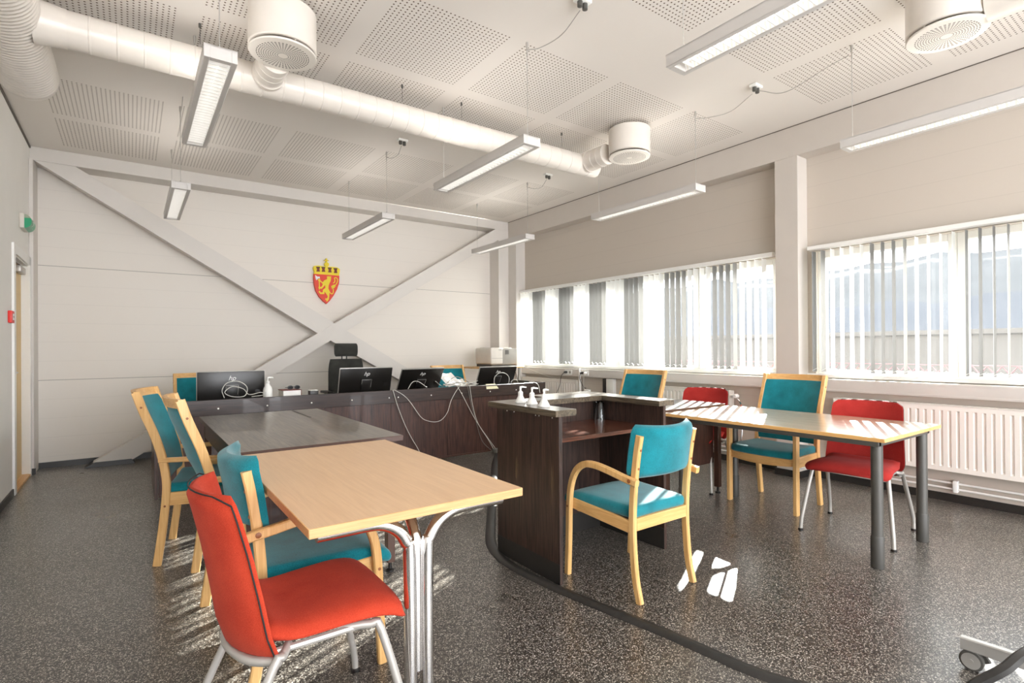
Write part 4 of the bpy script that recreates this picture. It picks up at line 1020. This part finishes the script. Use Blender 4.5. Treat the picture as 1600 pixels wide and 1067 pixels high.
hb = make_highback()
H = [(.455, 3.83, -11, 'teal high back armchair farthest left, angled at the dark table'),
     (.497, 3.168, 0, 'teal high back armchair at the near corner of the dark table'),
     (.588, 5.93, -90, 'teal high back armchair behind the leftmost monitor'),
     (3.53, 6.17, -90, 'teal high back armchair behind the cable heap, right of the tilted monitor'),
     (3.94, 3.60, 184, 'teal high back armchair seen above the witness stand, before the windows'),
     (4.09, 2.20, 180, 'teal high back armchair behind the pale sunlit table')]
H[0] = (.375, 3.822, -12, H[0][3])
for i, (x, y, a, lb) in enumerate(H):
    o = hb if i == 0 else dup(hb); o.location = (x, y, 0); o.rotation_euler = (0, 0, radians(a)); o['label'] = lb
lbk = make_lowback()
for i, (x, y, a, lb) in enumerate([(2.165, 1.945, 90, 'teal low back armchair with its back to us at the witness stand'),
                                   (.56, 2.24, 0, 'teal low back armchair pushed under the beech table, seat striped by sun')]):
    o = lbk if i == 0 else dup(lbk); o.location = (x, y, 0); o.rotation_euler = (0, 0, radians(a)); o['label'] = lb
vc = make_visitor('red'); vc.location = (.432, 1.742, 0); vc['label'] = 'orange red upholstered chair nearest the camera beside the beech table'
v2 = make_visitor('red2'); v2.location = (3.90, 1.545, 0); v2.rotation_euler = (0, 0, radians(186)); v2['label'] = 'larger red chair behind the sunlit pale table, before the radiator'
v3 = dup(v2); v3.location = (4.10, 2.93, 0); v3.rotation_euler = (0, 0, radians(190)); v3['label'] = 'small distant red chair behind the dark table by the windows'

# office chair
t = thing('office_chair', 'black office swivel chair with headrest behind the bench', 'chair', (2.175, 6.42, 0), radians(-84))
def pad(name, zc, xc, hw, hh, th, cv, par, mat='blackfab', ex=6, nz=10):
    rings = []; m = 12
    for i in range(nz+1):
        w = -1+2*i/nz; z = zc+hh*w; T = th*sqrt(max(.06, 1-abs(w)**ex)); W = hw*(1-.10*abs(w)**4); ring = []
        for k in range(m+1):
            u = -1+2*k/m; tt = T*sqrt(max(.05, 1-abs(u)**ex)); ring.append((xc+cv*u*u+tt, u*W, z))
        for k in range(m, -1, -1):
            u = -1+2*k/m; tt = T*sqrt(max(.05, 1-abs(u)**ex)); ring.append((xc+cv*u*u-tt, u*W, z))
        rings.append(ring)
    return G().loft(rings).build(name, mat, par, ang=70)
pad('headrest', 1.212, -.16, .150, .080, .030, .03, t)
pad('backrest', .80, -.18, .225, .300, .035, .05, t)
g = G(); g.tube([(-.185, -.03, 1.08), (-.185, -.03, 1.15)], .008, 8); g.tube([(-.185, .03, 1.08), (-.185, .03, 1.15)], .008, 8); g.build('headrest_post', 'black', t)
rbox_grid(-.18, .28, -.235, .235, .44, .51, .03).build('seat', 'blackfab', t)
for s in (-1, 1):
    a = G().tube([(-.05, s*.22, .43), (-.05, s*.29, .45), (-.05, s*.29, .62)], .014, 8).build('arm_post', 'black', t)
    rbox_grid(-.13, .10, s*.29-.04, s*.29+.04, .675 if 0 else .70, .73, .012, None, 3, 3).build('arm_pad', 'black', a)
    G().tube([(-.05, s*.29, .60), (-.05, s*.29, .705)], .018, 8).build('arm_sleeve', 'black', a)
g = G(); g.lathe([(.03, .09), (.03, .28), (.018, .29), (.018, .42), (.10, .43), (.10, .445)], 16); g.sweep([(-.02, 0, .43), (-.16, 0, .42), (-.215, 0, .5), (-.215, 0, .75)], .06, .015, (0, 1, 0), .003); g.build('column', 'black', t)
g = G()
for k in range(5):
    a = k*2*pi/5; g.sweep([(0, 0, .10), (.16*cos(a), .16*sin(a), .095), (.30*cos(a), .30*sin(a), .065)], .035, .022, (-sin(a), cos(a), 0), .004)
bs = g.build('star_base', 'black', t)
for k in range(5):
    a = k*2*pi/5; G().lathe([(0, -.022), (.022, -.022), (.026, -.018), (.026, .018), (.022, .022), (0, .022)], 14, (.30*cos(a), .30*sin(a), .027), 'y').build('caster', 'black', bs)

# ------------------------------------------------------------------ floor cable protector
D = [(3.50, 5.18), (3.15, 4.73), (2.796, 4.218), (2.319, 3.529), (2.017, 3.088), (1.83, 2.80), (1.752, 2.60), (1.728, 2.42), (1.732, 2.25), (1.752, 2.04), (1.80, 1.737), (1.845, 1.483), (1.868, 1.305), (1.89, 1.121), (1.935, .976), (2.04, .80), (2.10, .62), (2.12, .30)]
P = sm([(x, y, 0) for x, y in D], 6); rings = []
for i, p in enumerate(P):
    tg = (P[min(i+1, len(P)-1)]-P[max(i-1, 0)]).normalized(); nn = Vector((-tg.y, tg.x, 0))
    rings.append([p+nn*a+Vector((0, 0, b)) for a, b in ((-.034, .0005), (-.030, .006), (-.014, .017), (.014, .017), (.030, .006), (.034, .0005))])
tag(G().loft(rings).build('cable_protector', 'rubber', ang=50), 'black rubber cable protector curving over the floor past the witness stand', 'cable cover')
g = G(); g.box((3.42, 5.10, 0), (3.50, 5.20, .05), .01); tag(g.build('protector_end', 'cable_g'), 'grey end piece where cables enter the floor protector', 'cable cover')

# mobile stand caster at lower right
t = thing('rolling_stand', 'silver rolling stand base with a caster, cut by the lower right corner', 'stand', (2.6, .5, 0))
o = (2.6, .5, 0)
d0 = Vector((2.532, .655, .108)); d1 = Vector((2.575, -.05, .108))
loc(G().sweep([d0, d1], .03, .045, (1, .06, 0), .004), o).build('base_bar', 'silver', t)
for cx_, cy_ in ((2.565, .632), (2.60, -.03)):
    w = loc(G().lathe([(0, -.013), (.030, -.013), (.037, -.010), (.037, .010), (.030, .013), (0, .013)], 28, (cx_, cy_, .037), 'x'), o).build('caster_wheel', 'darksteel', t)
    g = G(); g.lathe([(0, -.0145), (.029, -.0145), (.029, -.012)], 24, (cx_, cy_, .037), 'x'); g.lathe([(0, -.017), (.008, -.017), (.008, -.014)], 14, (cx_, cy_, .037), 'x'); loc(g, o).build('wheel_disc', 'silver', w)
    g = G(); g.tube([(cx_, cy_, .085), (cx_, cy_, .07)], .011, 10); g.sweep([(cx_+.014, cy_+.01, .078), (cx_+.014, cy_-.03, .065), (cx_+.014, cy_-.045, .04)], .012, .02, (1, 0, 0), .003); loc(g, o).build('fork', 'collar', w)
loc(G().tube([(2.556, .28, .12), (2.556, .28, 1.1)], .02, 12), o).build('upright', 'silver', t)
# cable sleeve over the stand base
cord([(2.30, .60, .02), (2.345, .56, .07), (2.39, .505, .125), (2.47, .475, .160), (2.66, .44, .165), (2.94, .41, .16)], 'black ribbed cable sleeve crossing the rolling stand base', .018, 'rubber', 'cable_sleeve', 'cable')

# ------------------------------------------------------------------ outdoors
struct('trim_15', G().box((5.6, -14, -.5), (70, 40, -.35)), 'snow', smooth=False).name = 'snow_ground'
o = bpy.data.objects['snow_ground']; o['label'] = 'snow covered ground outside the windows'; o['category'] = 'ground'
g = G(); g.box((8.6, -8, -.35), (8.75, 24, 1.36)); g.box((8.55, -8, 1.36), (8.80, 24, 1.42))
for i in range(26): g.box((8.59, -7.6+i*1.2, -.3), (8.602, -7.585+i*1.2, 1.36))
tag(g.build('fence', 'parapet', smooth=False), 'beige panel fence outside the windows', 'fence')
def terrain(name, x0, x1, y0, y1, zf, mat, label, cat, nx=14, ny=60):
    vs = [(x0+(x1-x0)*i/nx, y0+(y1-y0)*j/ny, zf(i/nx, j/ny)) for i in range(nx+1) for j in range(ny+1)]
    fs = [(i*(ny+1)+j, (i+1)*(ny+1)+j, (i+1)*(ny+1)+j+1, i*(ny+1)+j+1) for i in range(nx) for j in range(ny)]
    g = G(); g.add(vs, fs); tag(g.build(name, mat, ang=180), label, cat)
rnd = [random.uniform(-1, 1) for _ in range(400)]
terrain('snow_bank', 10, 16, -16, 40, lambda u, w: -.35+2.65*u+.12*rnd[int(w*59)]*u, 'snow', 'bluish snow bank behind the fence', 'snow')
terrain('hillside', 44, 64, -60, 120, lambda u, w: -.3+10.5*u**.9+.6*rnd[int(w*59)+60]*u+.3*rnd[int(u*13)+200], 'forest', 'hazy pale hillside beyond the snow', 'hill')
# lattice guard just outside the sill
g = G()
for i in range(96):
    y = -1.5+i*.09; g.tube([(5.50, y, .99), (5.50, y+.045, 1.05), (5.50, y+.09, .99)], .006, 4)
g.tube([(5.50, -1.5, .985), (5.50, 7.2, .985)], .007, 5); g.tube([(5.50, -1.5, 1.055), (5.50, 7.2, 1.055)], .005, 5)
tag(g.build('lattice_guard', 'mesh'), 'low brownish lattice guard outside along the window bottoms', 'guard')
tag(G().box((5.45, -2.8, .88), (5.62, 7.3, .985)).build('outer_sill', 'snow', smooth=False), 'snow dusted outer window ledge', 'ledge')

# ------------------------------------------------------------------ light
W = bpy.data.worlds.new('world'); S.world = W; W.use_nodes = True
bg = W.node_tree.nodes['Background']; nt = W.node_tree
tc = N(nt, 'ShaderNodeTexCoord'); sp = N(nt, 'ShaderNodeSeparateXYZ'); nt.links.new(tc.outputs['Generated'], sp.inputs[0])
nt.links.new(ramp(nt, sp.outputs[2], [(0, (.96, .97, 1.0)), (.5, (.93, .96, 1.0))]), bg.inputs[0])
fb = mth(nt, 'POWER', mth(nt, 'MAXIMUM', mth(nt, 'MULTIPLY', sp.outputs[1], -1), 0), .8)  # added fill: world made brighter towards the open rear behind the camera
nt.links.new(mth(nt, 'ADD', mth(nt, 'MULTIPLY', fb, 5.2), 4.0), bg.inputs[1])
sun = bpy.data.lights.new('sun', 'SUN'); sun.energy = 52; sun.angle = radians(.55); sun.color = (1, .96, .90)
so = bpy.data.objects.new('sun', sun); COL.objects.link(so); so.location = (12, 6, 6)
el = math.atan(.355); az = radians(63.5)
dirn = Vector((sin(az)*cos(el), cos(az)*cos(el), sin(el)))
so.rotation_euler = dirn.to_track_quat('Z', 'Y').to_euler()

# ------------------------------------------------------------------ camera
yaw, pitch, roll, f = .6205, .0027, -.0067, 832.94
F = Vector((sin(yaw)*cos(pitch), cos(yaw)*cos(pitch), sin(pitch))); R0 = Vector((cos(yaw), -sin(yaw), 0)); U0 = R0.cross(F)
R1 = R0*cos(roll)+U0*sin(roll); U1 = -R0*sin(roll)+U0*cos(roll)
cam = bpy.data.cameras.new('camera'); co = bpy.data.objects.new('camera', cam); COL.objects.link(co)
mt = Matrix((R1, U1, -F)).transposed().to_4x4(); mt.translation = Vector((0, 0, 1.22)); co.matrix_world = mt
cam.sensor_width = 36; cam.sensor_fit = 'HORIZONTAL'; cam.lens = 36*f/1600; cam.shift_y = 8/1600; cam.clip_start = .05; cam.clip_end = 300
S.camera = co
S.view_settings.view_transform = 'Standard'; S.view_settings.look = 'None'; S.view_settings.exposure = .10
try: S.cycles.max_bounces = 10; S.cycles.diffuse_bounces = 6; S.cycles.transparent_max_bounces = 16; S.cycles.sample_clamp_indirect = 6
except Exception: pass
